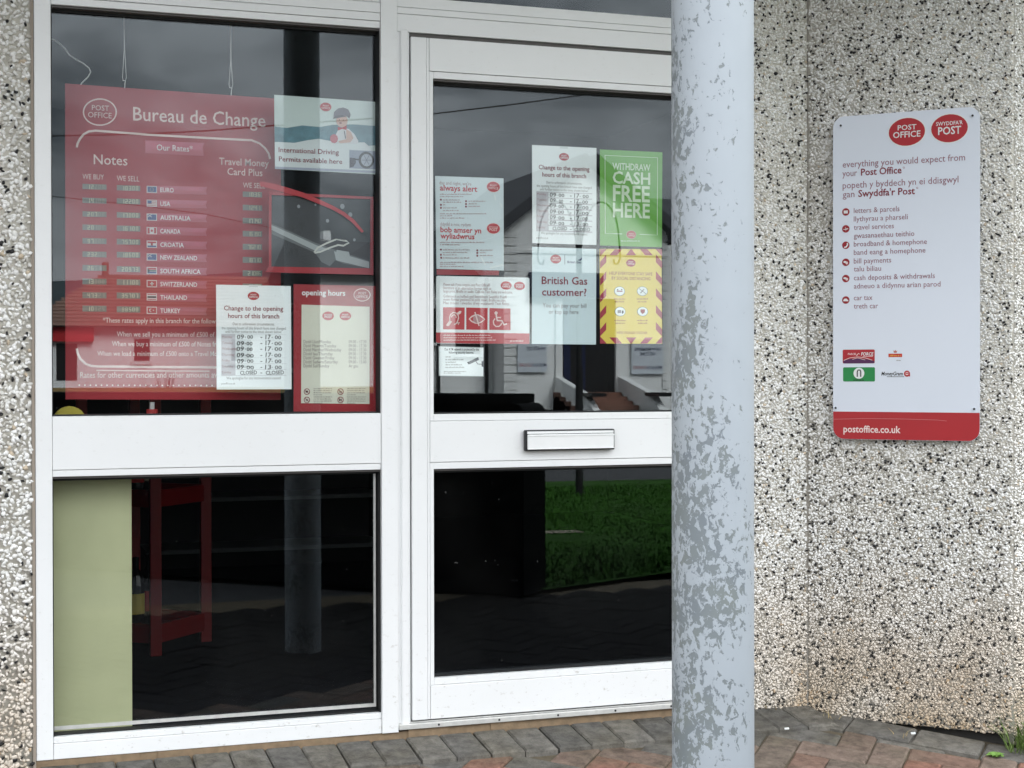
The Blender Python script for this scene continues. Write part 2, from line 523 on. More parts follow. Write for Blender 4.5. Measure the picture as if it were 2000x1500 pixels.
def build_lines(mb, t, name="text_line", rest="small_print"):
    """Each line of lettering as a part of its own; whatever else is printed becomes one more part."""
    used = set()
    for k0, k1, f0, f1 in mb.marks:
        q = MB()
        q.add(mb.v[k0:k1], [tuple(i - k0 for i in f) for f in mb.f[f0:f1]], mb.mats[mb.m[f0]])
        q.build(name, t, smooth='flatprint')
        used.update(range(f0, f1))
    left = [i for i in range(len(mb.f)) if i not in used]
    if left:
        q = MB()
        for i in left:
            q.add([mb.v[j] for j in mb.f[i]], [tuple(range(len(mb.f[i])))], mb.mats[mb.m[i]])
        q.build(rest, t, smooth='flatprint')


ORG = {}


class _P(dict):
    pass


def tag(o, label=None, cat=None, group=None, kind=None):
    for k, v in (("label", label), ("category", cat), ("group", group), ("kind", kind)):
        if v:
            o[k] = v
    return o


def thing(name, loc, label, cat, group=None):
    o = bpy.data.objects.new(name, None)
    o.empty_display_size = 0.1
    COL.objects.link(o)
    o.location = tuple(float(c) for c in loc)
    ORG[o.name] = tuple(float(c) for c in loc)
    return tag(o, label, cat, group)


_build0 = MB.build


def _build(self, name, parent=None, origin=None, smooth=False):
    if origin is None:
        origin = ORG[parent.name] if parent is not None else (0, 0, 0)
    return _build0(self, name, parent, origin, smooth)


MB.build = _build

# ------------------------------------------------------------------ lettering
_TXT = {}


def glyphs(s, bold=0.0):
    key = (s, bold)
    if key not in _TXT:
        c = bpy.data.curves.new("lettering", 'FONT')
        c.body = s
        c.resolution_u = 2
        c.offset = bold
        o = bpy.data.objects.new("lettering", c)
        me = o.to_mesh()
        vs = np.array([v.co[:2] for v in me.vertices]) if len(me.vertices) else np.zeros((0, 2))
        fs = [tuple(p.vertices) for p in me.polygons]
        o.to_mesh_clear()
        bpy.data.objects.remove(o)
        bpy.data.curves.remove(c)
        _TXT[key] = (vs, fs)
    return _TXT[key]


CAP = float(glyphs("H")[0][:, 1].max())


def ink(name, r, g, b, k=0.86):
    return mat(name, rgb(r, g, b, k), 0.5, vary=0.04, scale=15)


class Face:
    """A flat printed face: photo pixels -> (a, b) on a plane through o with axes u and z, normal n."""

    def __init__(self, o, u, n, tf=None):
        self.o, self.u, self.n = np.array(o, float), np.array(u, float), np.array(n, float)
        self.z = np.array([0, 0, 1.0])
        self.tf = tf

    def ab(self, px, py):
        if self.tf:
            px, py = self.tf(px, py)
        v = ray(px, py)
        t = (self.n @ (self.o - EYE)) / (self.n @ v)
        p = EYE + v * t - self.o
        return np.array([p @ self.u, p @ self.z])

    def P(self, a, b, off=0.0):
        return self.o + self.u * a + self.z * b + self.n * off

    # each printed layer is a fraction of a millimetre proud of the one below
    def poly(self, mb, pts, m, layer=1):
        q = [self.P(*self.ab(*p), 0.0004 * layer) for p in pts]
        mb.add(q, [tuple(range(len(q)))], m)

    def rect(self, mb, x0, y0, x1, y1, m, layer=1, r=0.0):
        a0, b0 = self.ab(x0, y0); a1, b1 = self.ab(x1, y1)
        q = [self.P(a, b, 0.0004 * layer) for a, b in rrect(a0, b1, a1, b0, r)]
        mb.add(q, [tuple(range(len(q)))], m)

    def ell(self, mb, cx, cy, rx, ry, m, layer=1, seg=28):
        a0, b0 = self.ab(cx, cy)
        ra = abs(self.ab(cx + rx, cy)[0] - a0); rb = abs(self.ab(cx, cy + ry)[1] - b0)
        q = [self.P(a0 + ra * math.cos(2 * math.pi * k / seg), b0 + rb * math.sin(2 * math.pi * k / seg), 0.0004 * layer) for k in range(seg)]
        mb.add(q, [tuple(range(seg))], m)

    def line(self, mb, pts, w, m, layer=1, closed=False):
        """A polyline of pixel width w."""
        q = [self.ab(*p) for p in pts]
        s = abs(self.ab(pts[0][0], pts[0][1] + 10)[1] - q[0][1]) / 10 * w / 2
        if closed:
            q = q + [q[0]]
        n = len(q)
        L, R = [], []
        for i in range(n):
            if closed:
                d = q[(i + 1) % (n - 1)] - q[(i - 1) % (n - 1)]
            else:
                d = q[min(i + 1, n - 1)] - q[max(i - 1, 0)]
            d = d / (np.linalg.norm(d) + 1e-9)
            nn = np.array([-d[1], d[0]]) * s
            L.append(q[i] + nn); R.append(q[i] - nn)
        vs = [self.P(*p, 0.0004 * layer) for p in L + R]
        mb.add(vs, [(i, i + 1, n + i + 1, n + i) for i in range(n - 1)], m)

    def ring(self, mb, cx, cy, rx, ry, w, m, layer=1, seg=32, t0=0.0, t1=360.0):
        pts = [(cx + rx * math.cos(math.radians(t0 + (t1 - t0) * k / seg)), cy - ry * math.sin(math.radians(t0 + (t1 - t0) * k / seg))) for k in range(seg + 1)]
        if abs(t1 - t0) >= 360:
            self.line(mb, pts[:-1], w, m, layer, True)
        else:
            self.line(mb, pts, w, m, layer)

    def text(self, mb, s, x0, y, x1, cap, m, layer=2, bold=0.0, ref=None, slant=0.0, tilt=0.0):
        """Baseline starts at pixel (x0, y); s (or ref, a leading piece of it) ends at x1."""
        vs, fs = glyphs(s, bold)
        if not len(vs):
            return
        p0 = self.ab(x0, y)
        hb = abs(self.ab(x0, y - cap)[1] - p0[1])
        sy = hb / CAP
        rv = glyphs(ref, bold)[0] if ref else vs
        if x1 is None:
            sx = sy * 0.95
        else:
            wa = abs(self.ab(x1, y)[0] - p0[0])
            sx = wa / (rv[:, 0].max() - rv[:, 0].min())
        x_0 = vs[:, 0].min()
        ct, st = math.cos(tilt), math.sin(tilt)
        q = []
        for x, yv in vs:
            a, b = (x - x_0 + slant * yv) * sx, yv * sy
            q.append(self.P(p0[0] + a * ct - b * st, p0[1] + a * st + b * ct, 0.0004 * layer))
        if not hasattr(mb, "marks"):
            mb.marks = []
        k0, f0 = len(mb.v), len(mb.f)
        mb.add(q, fs, m)
        mb.marks.append((k0, len(mb.v), f0, len(mb.f)))

    def greek(self, mb, x0, y, x1, h, m, layer=2, seed=0):
        """A line of print too small to read: runs of uneven word-length dashes."""
        rd = random.Random(seed * 97 + int(x0 * 7 + y * 13))
        x = x0
        while x < x1 - 1.2:
            w = min(rd.uniform(2.2, 7.0), x1 - x)
            xx = x
            while xx < x + w - 0.4:
                c = rd.uniform(0.7, 1.2)
                up = rd.choice((0, 0, 0, 0.5))
                self.rect(mb, xx, y - h * (0.62 + up * 0.7), min(xx + c * 0.72, x1), y, m, layer)
                xx += c
            x += w + 1.1


def rrect(a0, b0, a1, b1, r, seg=6):
    if r <= 0:
        return [(a0, b0), (a1, b0), (a1, b1), (a0, b1)]
    out = []
    for cx, cy, t in ((a1 - r, b0 + r, -90), (a1 - r, b1 - r, 0), (a0 + r, b1 - r, 90), (a0 + r, b0 + r, 180)):
        for k in range(seg + 1):
            q = math.radians(t + 90 * k / seg)
            out.append((cx + r * math.cos(q), cy + r * math.sin(q)))
    return out


def sheet(face, corners, m, parent, name, thick=0.0012, r=0.0, curl=0.0):
    """The paper or board itself: corners TL, TR, BR, BL in photo pixels; front face on the face's plane."""
    c = [face.ab(*p) for p in corners]
    mb = MB()
    if r > 0:
        a0 = (c[0][0] + c[3][0]) / 2; a1 = (c[1][0] + c[2][0]) / 2
        b1 = (c[0][1] + c[1][1]) / 2; b0 = (c[2][1] + c[3][1]) / 2
        ring = rrect(a0, b0, a1, b1, r)
    else:
        ring = [tuple(x) for x in (c[3], c[2], c[1], c[0])]
    mb.prism([face.P(a, b) for a, b in ring], -face.n * thick, m)
    return mb.build(name, parent)


def center(face, corners):
    c = sum(face.ab(*p) for p in corners) / len(corners)
    lo = min(face.ab(*p)[1] for p in corners)
    return face.P(c[0], lo)


# ================================================================== THE SHOPFRONT
Z_WT = zl((96.4, 5.6), (743.4, 55.8))
Z_MT = zl((103, 814), (742, 806.5))
Z_MB = zl((106, 932), (745, 917))
Z_BT = zl((107, 1443), (745, 1391))
Z_BB = zl((80, 1488), (778, 1428))
Z_DT = zl((802.3, 64.2), (1313.8, 98.6))
Z_DGT = zl((846.6, 151), (1313.8, 183.5))
Z_DMT = zl((848, 808.2), (1309.5, 805.1))
Z_DMB = zl((848, 914.5), (1309, 908))
Z_DGB = zl((848.2, 1324.5), (1309.5, 1294.3))
Z_DB = zl((837.8, 1404.8), (1308.5, 1369.8))
Z_TH = zl((783, 1422), (1312, 1386))
Z_TRB = zl((886, 0), (1313.8, 35.6))
X_L0 = xl((62, 0), (75, 1488))
X_L1 = xl((96.4, 6), (106.5, 1443))
X_M0 = xl((743.4, 56), (746, 1391))
X_M1 = xl((775.3, 10), (778, 1428))
X_D0 = xl((802.3, 64), (805, 1405))
X_DG = xl((847, 151), (848.5, 1325))
X_DR = X_D0 + 0.96
X_DGR = X_DR - (X_DG - X_D0)
X_FR = X_DR + 0.045
X_C = W(1578, 1396)[0]
Z_TOP = 3.15
Z_SOF = 3.10

building = thing("shop_building", ((X_L0 + X_C) / 2, 0.0, 0.0),
                 "pale pebble-dashed shop building with white plastic window and glazed door", "building")

# ---- pebble-dashed wall panels: a backing slab with crushed stone pressed into its face
_t = (1 + 5 ** 0.5) / 2
_ICO_V = np.array([(-1, _t, 0), (1, _t, 0), (-1, -_t, 0), (1, -_t, 0), (0, -1, _t), (0, 1, _t), (0, -1, -_t), (0, 1, -_t),
                   (_t, 0, -1), (_t, 0, 1), (-_t, 0, -1), (-_t, 0, 1)], float) / math.sqrt(1 + _t * _t)
_ICO_F = np.array([(0, 11, 5), (0, 5, 1), (0, 1, 7), (0, 7, 10), (0, 10, 11), (1, 5, 9), (5, 11, 4), (11, 10, 2), (10, 7, 6), (7, 1, 8),
                   (3, 9, 4), (3, 4, 2), (3, 2, 6), (3, 6, 8), (3, 8, 9), (4, 9, 5), (2, 4, 11), (6, 2, 10), (8, 6, 7), (9, 8, 1)], int)


def pebble_panel(name, p0, u, n, length, z0, z1, pitch, size, parent, slab, black=0.1):
    """p0: lower-left corner of the face, u along it, n out of it; slab: thickness behind the face."""
    p0, u, n = np.array(p0, float), np.array(u, float), np.array(n, float)
    zc, uc = np.arange(z0 + pitch * .4, z1 - pitch * .2, pitch * 0.88), np.arange(pitch * .45, length - pitch * .2, pitch)
    A, B = np.meshgrid(uc, zc)
    A = A + (np.arange(len(zc)) % 2)[:, None] * pitch * 0.5
    A = (A + RNG.uniform(-.42, .42, A.shape) * pitch).ravel()
    B = (B + RNG.uniform(-.42, .42, B.shape) * pitch).ravel()
    k = (A > pitch * .25) & (A < length - pitch * .25)
    A, B = A[k], B[k]
    N = len(A)
    r = size * RNG.uniform(0.75, 1.32, N)
    verts = _ICO_V[None] * (1 + RNG.uniform(-.30, .22, (N, 12, 1)))
    sc = np.stack([RNG.uniform(.9, 1.35, N), RNG.uniform(.6, 1.0, N), RNG.uniform(.40, .62, N)], 1)
    verts = verts * sc[:, None, :] * r[:, None, None]
    q = RNG.normal(size=(N, 4)); q[:, 1:3] *= 0.45; q /= np.linalg.norm(q, axis=1, keepdims=True)
    w, x, y, z = q.T
    Rm = np.stack([np.stack([1 - 2 * (y * y + z * z), 2 * (x * y - z * w), 2 * (x * z + y * w)], 1),
                   np.stack([2 * (x * y + z * w), 1 - 2 * (x * x + z * z), 2 * (y * z - x * w)], 1),
                   np.stack([2 * (x * z - y * w), 2 * (y * z + x * w), 1 - 2 * (x * x + y * y)], 1)], 1)
    loc = np.einsum('nij,nvj->nvi', Rm, verts)
    # local axes: x along the panel, y up, z out of it
    out = RNG.uniform(-0.12, 0.16, N) * r
    wv = (p0[None, None] + u[None, None] * (A[:, None, None] + loc[:, :, 0:1]) +
          np.array([0, 0, 1.0])[None, None] * (B[:, None, None] - p0[2] + loc[:, :, 1:2]) +
          n[None, None] * (out[:, None, None] + loc[:, :, 2:3]))
    chip = RNG.uniform(0.12, 1.0, N)
    dark = RNG.uniform(size=N) < black
    chip[dark] = 0.02
    wv[dark] = wv[dark].mean(1, keepdims=True) + (wv[dark] - wv[dark].mean(1, keepdims=True)) * 0.84
    wv[dark] += (n * 0.0022)[None, None]
    V = wv.reshape(-1, 3)
    F = (_ICO_F[None] + (np.arange(N) * 12)[:, None, None]).reshape(-1, 3)
    # slab
    e = 0.003
    sl = []
    for zz in (z0, z1):
        for a, d in ((0, 0), (length, 0), (length, -slab), (0, -slab)):
            sl.append(p0 * np.array([1, 1, 0]) + u * a + n * d + np.array([0, 0, zz]))
    nv = len(V)
    V = np.vstack([V, np.array(sl)])
    quads = np.array([(3, 2, 1, 0), (4, 5, 6, 7), (0, 1, 5, 4), (1, 2, 6, 5), (2, 3, 7, 6), (3, 0, 4, 7)], int) + nv
    o3 = np.array(ORG[parent.name])
    V = V - o3
    me = bpy.data.meshes.new(name)
    me.vertices.add(len(V)); me.vertices.foreach_set("co", V.astype(np.float32).ravel())
    nl = F.size + quads.size
    me.loops.add(nl)
    me.loops.foreach_set("vertex_index", np.concatenate([F.ravel(), quads.ravel()]).astype(np.int32))
    me.polygons.add(len(F) + 6)
    st = np.concatenate([np.arange(len(F)) * 3, len(F) * 3 + np.arange(6) * 4]).astype(np.int32)
    me.polygons.foreach_set("loop_start", st)
    me.materials.append(CHIP); me.materials.append(MORTAR)
    mi = np.zeros(len(F) + 6, np.int32); mi[len(F):] = 1
    me.polygons.foreach_set("material_index", mi)
    at = me.attributes.new("chip", 'FLOAT', 'POINT')
    at.data.foreach_set("value", np.concatenate([np.repeat(chip, 12), np.full(8, .3)]).astype(np.float32))
    me.update(); me.validate()
    o = bpy.data.objects.new(name, me)
    COL.objects.link(o)
    o.parent = parent
    ORG[o.name] = ORG[parent.name]
    return o


S45 = math.sqrt(0.5)
U_SP, N_SP = np.array([S45, -S45, 0]), np.array([-S45, -S45, 0])   # the splayed side of the entrance
SP_LEN = 0.641
SP_Z0 = H_CAM - 1.113
P_C = np.array([X_C, 0.0, 0.0])
P_E = P_C + U_SP * SP_LEN

# strip beside the window
pebble_panel("wall_panel", (X_L0 - 0.62, 0.0, 0.0), (1, 0, 0), (0, -1, 0), 0.612, ground(0) - 0.02, Z_TOP, 0.0118, 0.0076, building, 0.16, 0.065)
# between the door and the inner corner
pebble_panel("wall_panel", (X_FR + 0.004, 0.0, 0.0), (1, 0, 0), (0, -1, 0), X_C - X_FR - 0.0075, SP_Z0, Z_TOP, 0.0086, 0.0057, building, 0.16, 0.085)
# the splayed side
pebble_panel("wall_panel", P_C + U_SP * 0.001, U_SP, N_SP, SP_LEN - 0.001, SP_Z0, Z_TOP, 0.0082, 0.0054, building, 0.10, 0.105)
# the street front beyond it
pebble_panel("wall_panel", P_E + np.array([0.0, 0.0, 0.0]), (1, 0, 0), (0, -1, 0), 0.35, SP_Z0 - 0.03, Z_TOP, 0.0075, 0.0046, building, 0.10, 0.05)
mb = MB()
mb.box((P_E[0] + 0.352, P_E[1] + 0.0, -0.05), (P_E[0] + 3.5, P_E[1] + 0.1, Z_TOP), MORTAR)
mb.build("plain_wall", building)
mb = MB()
mb.box((X_L0 - 4.5, 0.0, -0.05), (X_L0 - 0.622, 0.16, Z_TOP), MORTAR)
mb.build("plain_wall", building)
# dark plinth set back under the panels, and the joints' sealant
mb = MB()
q0 = P_C - N_SP * 0.035; q1 = P_E - N_SP * 0.035
mb.hexa([np.array([q0[0], q0[1], -.12]), np.array([q1[0], q1[1], -.12]), np.array([q1[0] + .06, q1[1] + .06, -.12]), np.array([q0[0] + .06, q0[1] + .06, -.12]),
         np.array([q0[0], q0[1], SP_Z0 - .002]), np.array([q1[0], q1[1], SP_Z0 - .002]), np.array([q1[0] + .06, q1[1] + .06, SP_Z0 - .002]), np.array([q0[0] + .06, q0[1] + .06, SP_Z0 - .002])], CONC)
mb.build("plinth", building)
mb = MB()
mb.box((X_C - 0.0055, 0.0005, SP_Z0), (X_C + 0.03, 0.05, Z_TOP), JSEAL)
mb.build("joint_seal", building)
mb = MB()
mb.box((X_L0 - 0.009, -0.003, 0.0), (X_L0 - 0.001, 0.05, Z_TOP), SEAL)
mb.build("joint_seal", building)

# ---- window: posts, rails, beads, panes
def rail(mb, x0, x1, z0, z1, y0=0.0, y1=0.07, m=None, bev=0.0014):
    mb.box((x0, y0, z0), (x1, y1, z1), m or PVC, bev)


Z_FR_TOP = Z_SOF
wf = MB()
rail(wf, X_L0, X_L1, Z_BB, Z_FR_TOP)                                # outer post
rail(wf, X_M0, X_M1, Z_BB, Z_FR_TOP, -0.004)                        # mullion
rail(wf, X_L1 + .0008, X_M0 - .0008, Z_BB, Z_BT - 0.018, 0.001)     # bottom rail
rail(wf, X_L1 + .0008, X_M0 - .0008, Z_BT - 0.017, Z_BT, 0.004)
rail(wf, X_L1 + .0008, X_M0 - .0008, Z_MB + 0.019, Z_MT - 0.0012, 0.001)  # middle rail, with a bead below and above
rail(wf, X_L1 + .0008, X_M0 - .0008, Z_MB, Z_MB + 0.018, 0.004)
rail(wf, X_L1 + .0008, X_M0 - .0008, Z_MT - 0.001, Z_MT + 0.0, 0.006, 0.06)
rail(wf, X_L1 + .0008, X_M0 - .0008, Z_WT, Z_WT + 0.020, 0.004)     # head rails with grooves
rail(wf, X_L1 + .0008, X_M0 - .0008, Z_WT + 0.021, Z_WT + 0.044, 0.001)
rail(wf, X_L1 + .0008, X_M0 - .0008, Z_WT + 0.045, Z_WT + 0.075, 0.0005)
rail(wf, X_L1 + .0008, X_M0 - .0008, Z_WT + 0.076, Z_WT + 0.14, 0.001)
window = wf.build("window", building)


def opening(parent, x0, x1, z0, z1, gy=Y_GL, light_lip=False, gk=0.006):
    """Gasket frame and pane inside an opening."""
    g = MB()
    a, b = 0.012, gy + 0.012
    g.box((x0, a, z1 - gk), (x1, b, z1 - .0002), DARKREVEAL)
    g.box((x0 + .0002, a, z0), (x0 + gk * .5, b, z1 - gk), GASKET)
    g.box((x1 - gk * .5, a, z0), (x1 - .0002, b, z1 - gk), GASKET)
    g.box((x0 + gk * .5, a + .01, z0 + .0002), (x1 - gk * .5, b, z0 + gk * .7), GASKET)
    # inner black rebate the pane sits in
    g.box((x0 + gk * .5, gy - 0.008, z1 - gk * 2.2), (x1 - gk * .5, gy - 0.0005, z1 - gk - .0002), GASKET)
    if light_lip:
        g.box((x0 + gk * .5, gy - .006, z0 + gk * 2.0), (x1 - gk * 2.4, gy - .0005, z0 + gk * 3.6), ALU)
        g.box((x1 - gk * 2.4, gy - .006, z0 + gk * 2.0), (x1 - gk * 1.4, gy - .0005, z1 - gk * 2.4), ALU)
    g.build("gasket", parent)
    p = MB()
    p.box((x0 + .001, gy, z0 + .001), (x1 - .001, gy + 0.006, z1 - .001), GLASS)
    p.build("pane", parent)


opening(window, X_L1, X_M0, Z_MT, Z_WT)
opening(window, X_L1, X_M0, Z_BT, Z_MB, light_lip=True)
rail_top = Z_WT + 0.14
opening(window, X_L1, X_M0, rail_top, Z_FR_TOP - 0.06)

# ---- door frame, fanlight and threshold
df = MB()
rail(df, X_M1 + .0008, X_D0 - 0.003, Z_TH + 0.004, Z_DT + 0.012, 0.006)          # jamb beside the mullion
rail(df, X_M1 + 0.010, X_D0 - 0.007, Z_TH + 0.004, Z_DT + 0.010, -0.002, 0.03, bev=0.006)  # its rounded bead
rail(df, X_DR + 0.004, X_FR, Z_TH + 0.004, Z_FR_TOP, 0.0)
rail(df, X_M1 + .0008, X_DR + 0.004, Z_DT, Z_DT + 0.052, 0.001)                  # head with two grooves
rail(df, X_M1 + .0008, X_DR + 0.004, Z_DT + 0.053, Z_DT + 0.072, 0.0005)
rail(df, X_M1 + .0008, X_DR + 0.004, Z_DT + 0.073, Z_TRB, 0.002)
rail(df, X_M1 + .0008, X_DR + 0.004, Z_FR_TOP - 0.06, Z_FR_TOP, 0.001)
door_frame = df.build("door_frame", building)
opening(door_frame, X_M1 + .001, X_DR + 0.003, Z_TRB, Z_FR_TOP - 0.06, gk=0.002)
th = MB()
th.box((X_M1 + .001, -0.008, Z_TH), (X_FR, 0.08, Z_TH + 0.016), ALU, 0.002)
th.box((X_M1 + .001, 0.004, Z_TH + 0.017), (X_FR - .002, 0.08, Z_DB - 0.004), ALU, 0.001)
for k in range(5):
    xx = X_D0 + 0.08 + k * 0.19
    th.tube([(xx, -0.0085, Z_TH + 0.008), (xx, -0.007, Z_TH + 0.008)], 0.0035, BLACKP)
th.build("threshold", door_frame)
rb = MB()   # black rebate showing as the dark gap round the leaf
rb.box((X_D0 - .003, 0.022, Z_DB), (X_DR + .004, 0.06, Z_DT - .001), GASKET)
rb.box((X_D0 - 0.001, 0.003, Z_DT - 0.012), (X_DR + .003, 0.021, Z_DT - .0005), DARKREVEAL)

# ---- the door leaf
dl = MB()
dt = Z_DT - 0.013
rail(dl, X_D0 + .001, X_D0 + 0.048, Z_DB + .001, dt, 0.0, 0.02)
rail(dl, X_D0 + .049, X_DG - 0.013, Z_DB + .001, dt, 0.002, 0.02)
rail(dl, X_DGR + 0.013, X_DR, Z_DB + .001, dt, 0.0, 0.02)
def lr(z0, z1, y0=0.0):
    rail(dl, X_DG - 0.012, X_DGR + 0.012, z0, z1, y0, 0.05)
lr(Z_DGT + 0.021, dt, 0.001)
lr(Z_DMB + 0.021, Z_DMT - 0.021, 0.001)
lr(Z_DB + .001, Z_DGB - 0.021, 0.001)
for z0, z1 in ((Z_DGT, Z_DGT + .020), (Z_DMT - .020, Z_DMT), (Z_DMB, Z_DMB + .020), (Z_DGB - .020, Z_DGB)):
    rail(dl, X_DG, X_DGR, z0, z1, 0.004, 0.05)
for z0, z1 in ((Z_DMT, Z_DGT), (Z_DGB, Z_DMB)):
    rail(dl, X_DG - 0.012, X_DG, z0 - .02, z1 + .02, 0.004, 0.05)
    rail(dl, X_DGR, X_DGR + 0.012, z0 - .02, z1 + .02, 0.004, 0.05)
door = dl.build("door", building)
opening(door, X_DG, X_DGR, Z_DMT, Z_DGT, gy=Y_GL)
opening(door, X_DG, X_DGR, Z_DGB, Z_DMB, gy=Y_GL)
# narrow rebates only (kept clear of the panes)
rb2 = MB()
rb2.box((X_D0 - .003, 0.021, Z_DB), (X_D0 + .046, 0.06, Z_DT - .001), GASKET)
rb2.box((X_D0 + .0465, 0.051, dt - 0.03), (X_DR + .003, 0.06, Z_DT - .001), GASKET)
rb2.box((X_D0 - .0015, 0.010, Z_DT - 0.012), (X_DR + .003, 0.0205, Z_DT - .0005), DARKREVEAL)
rb2.build("rebate", door_frame)
# letterbox
yb = -0.020
lx0, lx1 = W(1026, 860, yb)[0], W(1201, 860, yb)[0]
lz1, lz0 = zl((1026, 840), (1201, 837.5), y=yb), zl((1026, 881), (1201, 878.5), y=yb)
lb = MB()
lb.box((lx0, yb, lz0), (lx1, -0.001, lz1), BLACKP, 0.004)
letterbox = lb.build("letterbox", door)
fl = MB()
e = 0.0055
fl.box((lx0 + e, yb - 0.004, lz1 - 0.012), (lx1 - e, yb - .0005, lz1 - 0.0045), SILVER, 0.001)
fl.box((lx0 + e, yb - 0.007, lz0 + 0.005), (lx1 - e, yb - .0005, lz1 - 0.0135), SILVER, 0.0025)
fl.box((lx0 + e, yb - 0.009, lz1 - 0.0195), (lx1 - e, yb - .0068, lz1 - 0.0150), SILVER, 0.0008)
fl.box((lx0 + e, yb - 0.009, lz0 + 0.0052), (lx1 - e, yb - .0068, lz0 + 0.0085), SILVER, 0.0008)
fl.build("letterbox_flap", door)

# ---- mortar bed under the frame
ms = MB()
rd = random.Random(3)
x = X_L0 - 0.01
while x < X_FR:
    w = rd.uniform(.05, .16)
    x2 = min(x + w, X_FR)
    zt = Z_BB - 0.001 if x2 < X_M1 else Z_TH - 0.001
    if x < X_M1 < x2:
        zt = min(Z_BB, Z_TH) - .001
    ms.box((x, 0.004 + rd.uniform(-.004, .003), -0.03), (x2, 0.09, zt), SILL, 0.0)
    x = x2
ms.build("mortar_bed", building)

# ---- canopy and the shell of the shop behind the front
cn = MB()
CREAM = mat("canopy_soffit", (0.62, 0.62, 0.60, 1), 0.7)
cn.box((X_L0 - 4.5, -2.0, Z_SOF + .004), (P_E[0] + 0.9, 0.16, Z_SOF + 0.30), CREAM, 0.01)
cn.build("canopy", building)
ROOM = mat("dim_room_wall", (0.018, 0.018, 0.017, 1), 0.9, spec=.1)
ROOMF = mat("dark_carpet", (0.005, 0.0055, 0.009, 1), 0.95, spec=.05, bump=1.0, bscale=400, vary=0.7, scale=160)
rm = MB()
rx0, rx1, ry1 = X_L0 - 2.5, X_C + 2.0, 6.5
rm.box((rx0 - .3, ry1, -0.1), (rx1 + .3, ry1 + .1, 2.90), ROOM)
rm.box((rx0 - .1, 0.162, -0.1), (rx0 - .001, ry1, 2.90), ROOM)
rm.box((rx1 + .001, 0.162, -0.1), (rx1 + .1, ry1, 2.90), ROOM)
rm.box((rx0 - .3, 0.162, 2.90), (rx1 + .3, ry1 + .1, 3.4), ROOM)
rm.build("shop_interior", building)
up_ = MB(); up_.box((X_L0 - 4.5, 0.161, 3.41), (X_C + 4.0, 7.0, 5.2), MORTAR); up_.build("shading_upper_wall", building)  # unseen upper storey, added so its shadow falls on the near forecourt
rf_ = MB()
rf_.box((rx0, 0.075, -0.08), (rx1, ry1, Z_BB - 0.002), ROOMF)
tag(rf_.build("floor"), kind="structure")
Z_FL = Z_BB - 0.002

# ================================================================== THE STEEL POST
PX, PY = 1.2654, -1.8613
pm = MB()
seg = 64
ring0 = [(PX + .075 * math.cos(2 * math.pi * k / seg), PY + .075 * math.sin(2 * math.pi * k / seg)) for k in range(seg)]
vs, fs = [], []
zs = [ground(PY) - .02, 0.5, 1.0, 1.5, 2.0, 2.5, Z_SOF]
for z in zs:
    vs += [(a, b, z) for a, b in ring0]
for i in range(len(zs) - 1):
    for k in range(seg):
        fs.append((i * seg + k, i * seg + (k + 1) % seg, (i + 1) * seg + (k + 1) % seg, (i + 1) * seg + k))
pm.add(vs, fs, PEEL)
post = pm.build("steel_post", None, (PX, PY, ground(PY)), smooth=True)
tag(post, "round pale grey steel post with flaking paint in front of the door", "post")

# ================================================================== PRINTED THINGS
# inks, as reflectances
WHITE = ink("ink_white", 244, 246, 246)
PINKW = ink("ink_pinkish_white", 250, 226, 222)
RED = ink("ink_red", 186, 30, 42)
REDD = ink("ink_deep_red", 160, 22, 36)
BOARD = ink("board_red", 172, 26, 42)
PURP = ink("ink_maroon", 138, 34, 54)
PURPL = ink("ink_soft_maroon", 158, 104, 118)
GREYT = ink("ink_grey", 150, 146, 146)
GREYR = ink("ink_grey_red", 176, 140, 142)
BLACKI = ink("ink_black", 26, 26, 30)
NAVY = ink("ink_navy", 38, 46, 110)
PAPER = mat("white_paper", rgb(240, 246, 247, .98), 0.6, vary=0.03, scale=9)
AQUA = mat("pale_aqua_card", rgb(216, 233, 237, .92), 0.5, vary=0.03, scale=9)
GREEN = mat("green_card", rgb(104, 178, 58, .9), 0.45, vary=0.04, scale=9)
YELL = mat("yellow_card", rgb(236, 212, 84, .92), 0.45, vary=0.04, scale=9)
HAZR = ink("hazard_red", 176, 44, 66)
SIGNW = mat("sign_white", rgb(222, 228, 239, .97), 0.35, vary=0.02, scale=5, coat=0.3)


def oval(f, mb, cx, cy, rx, ry, kind, base=None, txt=None, layer=1, edge=None):
    """The red oval mark with its two lines of capitals."""
    if edge:
        f.ell(mb, cx, cy, rx * 1.06, ry * 1.08, edge, layer)
    f.ell(mb, cx, cy, rx, ry, base or RED, layer + 1)
    t = txt or WHITE
    s = rx / 36.0
    if kind == "en":
        f.text(mb, "POST", cx - 18 * s, cy - 3.0 * s, cx + 19 * s, 9.6 * s, t, layer + 2, 0.012)
        f.text(mb, "OFFICE", cx - 27 * s, cy + 12.5 * s, cx + 27 * s, 11.5 * s, t, layer + 2, 0.012)
    else:
        f.text(mb, "SWYDDFA'R", cx - 26 * s, cy - 4.5 * s, cx + 26 * s, 7.2 * s, t, layer + 2, 0.010)
        f.text(mb, "POST", cx - 22 * s, cy + 13 * s, cx + 23 * s, 14.5 * s, t, layer + 2, 0.015)


def gface(y, tf=None):
    return Face((0, y, 0), (1, 0, 0), (0, -1, 0), tf)


def poster(name, corners, m, label, cat, y, thick=0.0012, group=None, tf=None, sheet_name="sheet", r=0.0):
    f = gface(y, tf)
    t = thing(name, center(f, corners), label, cat, group)
    sheet(f, corners, m, t, sheet_name, thick, r)
    return f, t


Y_P = Y_GL + 0.0085     # sheets stuck to the inside of the glass

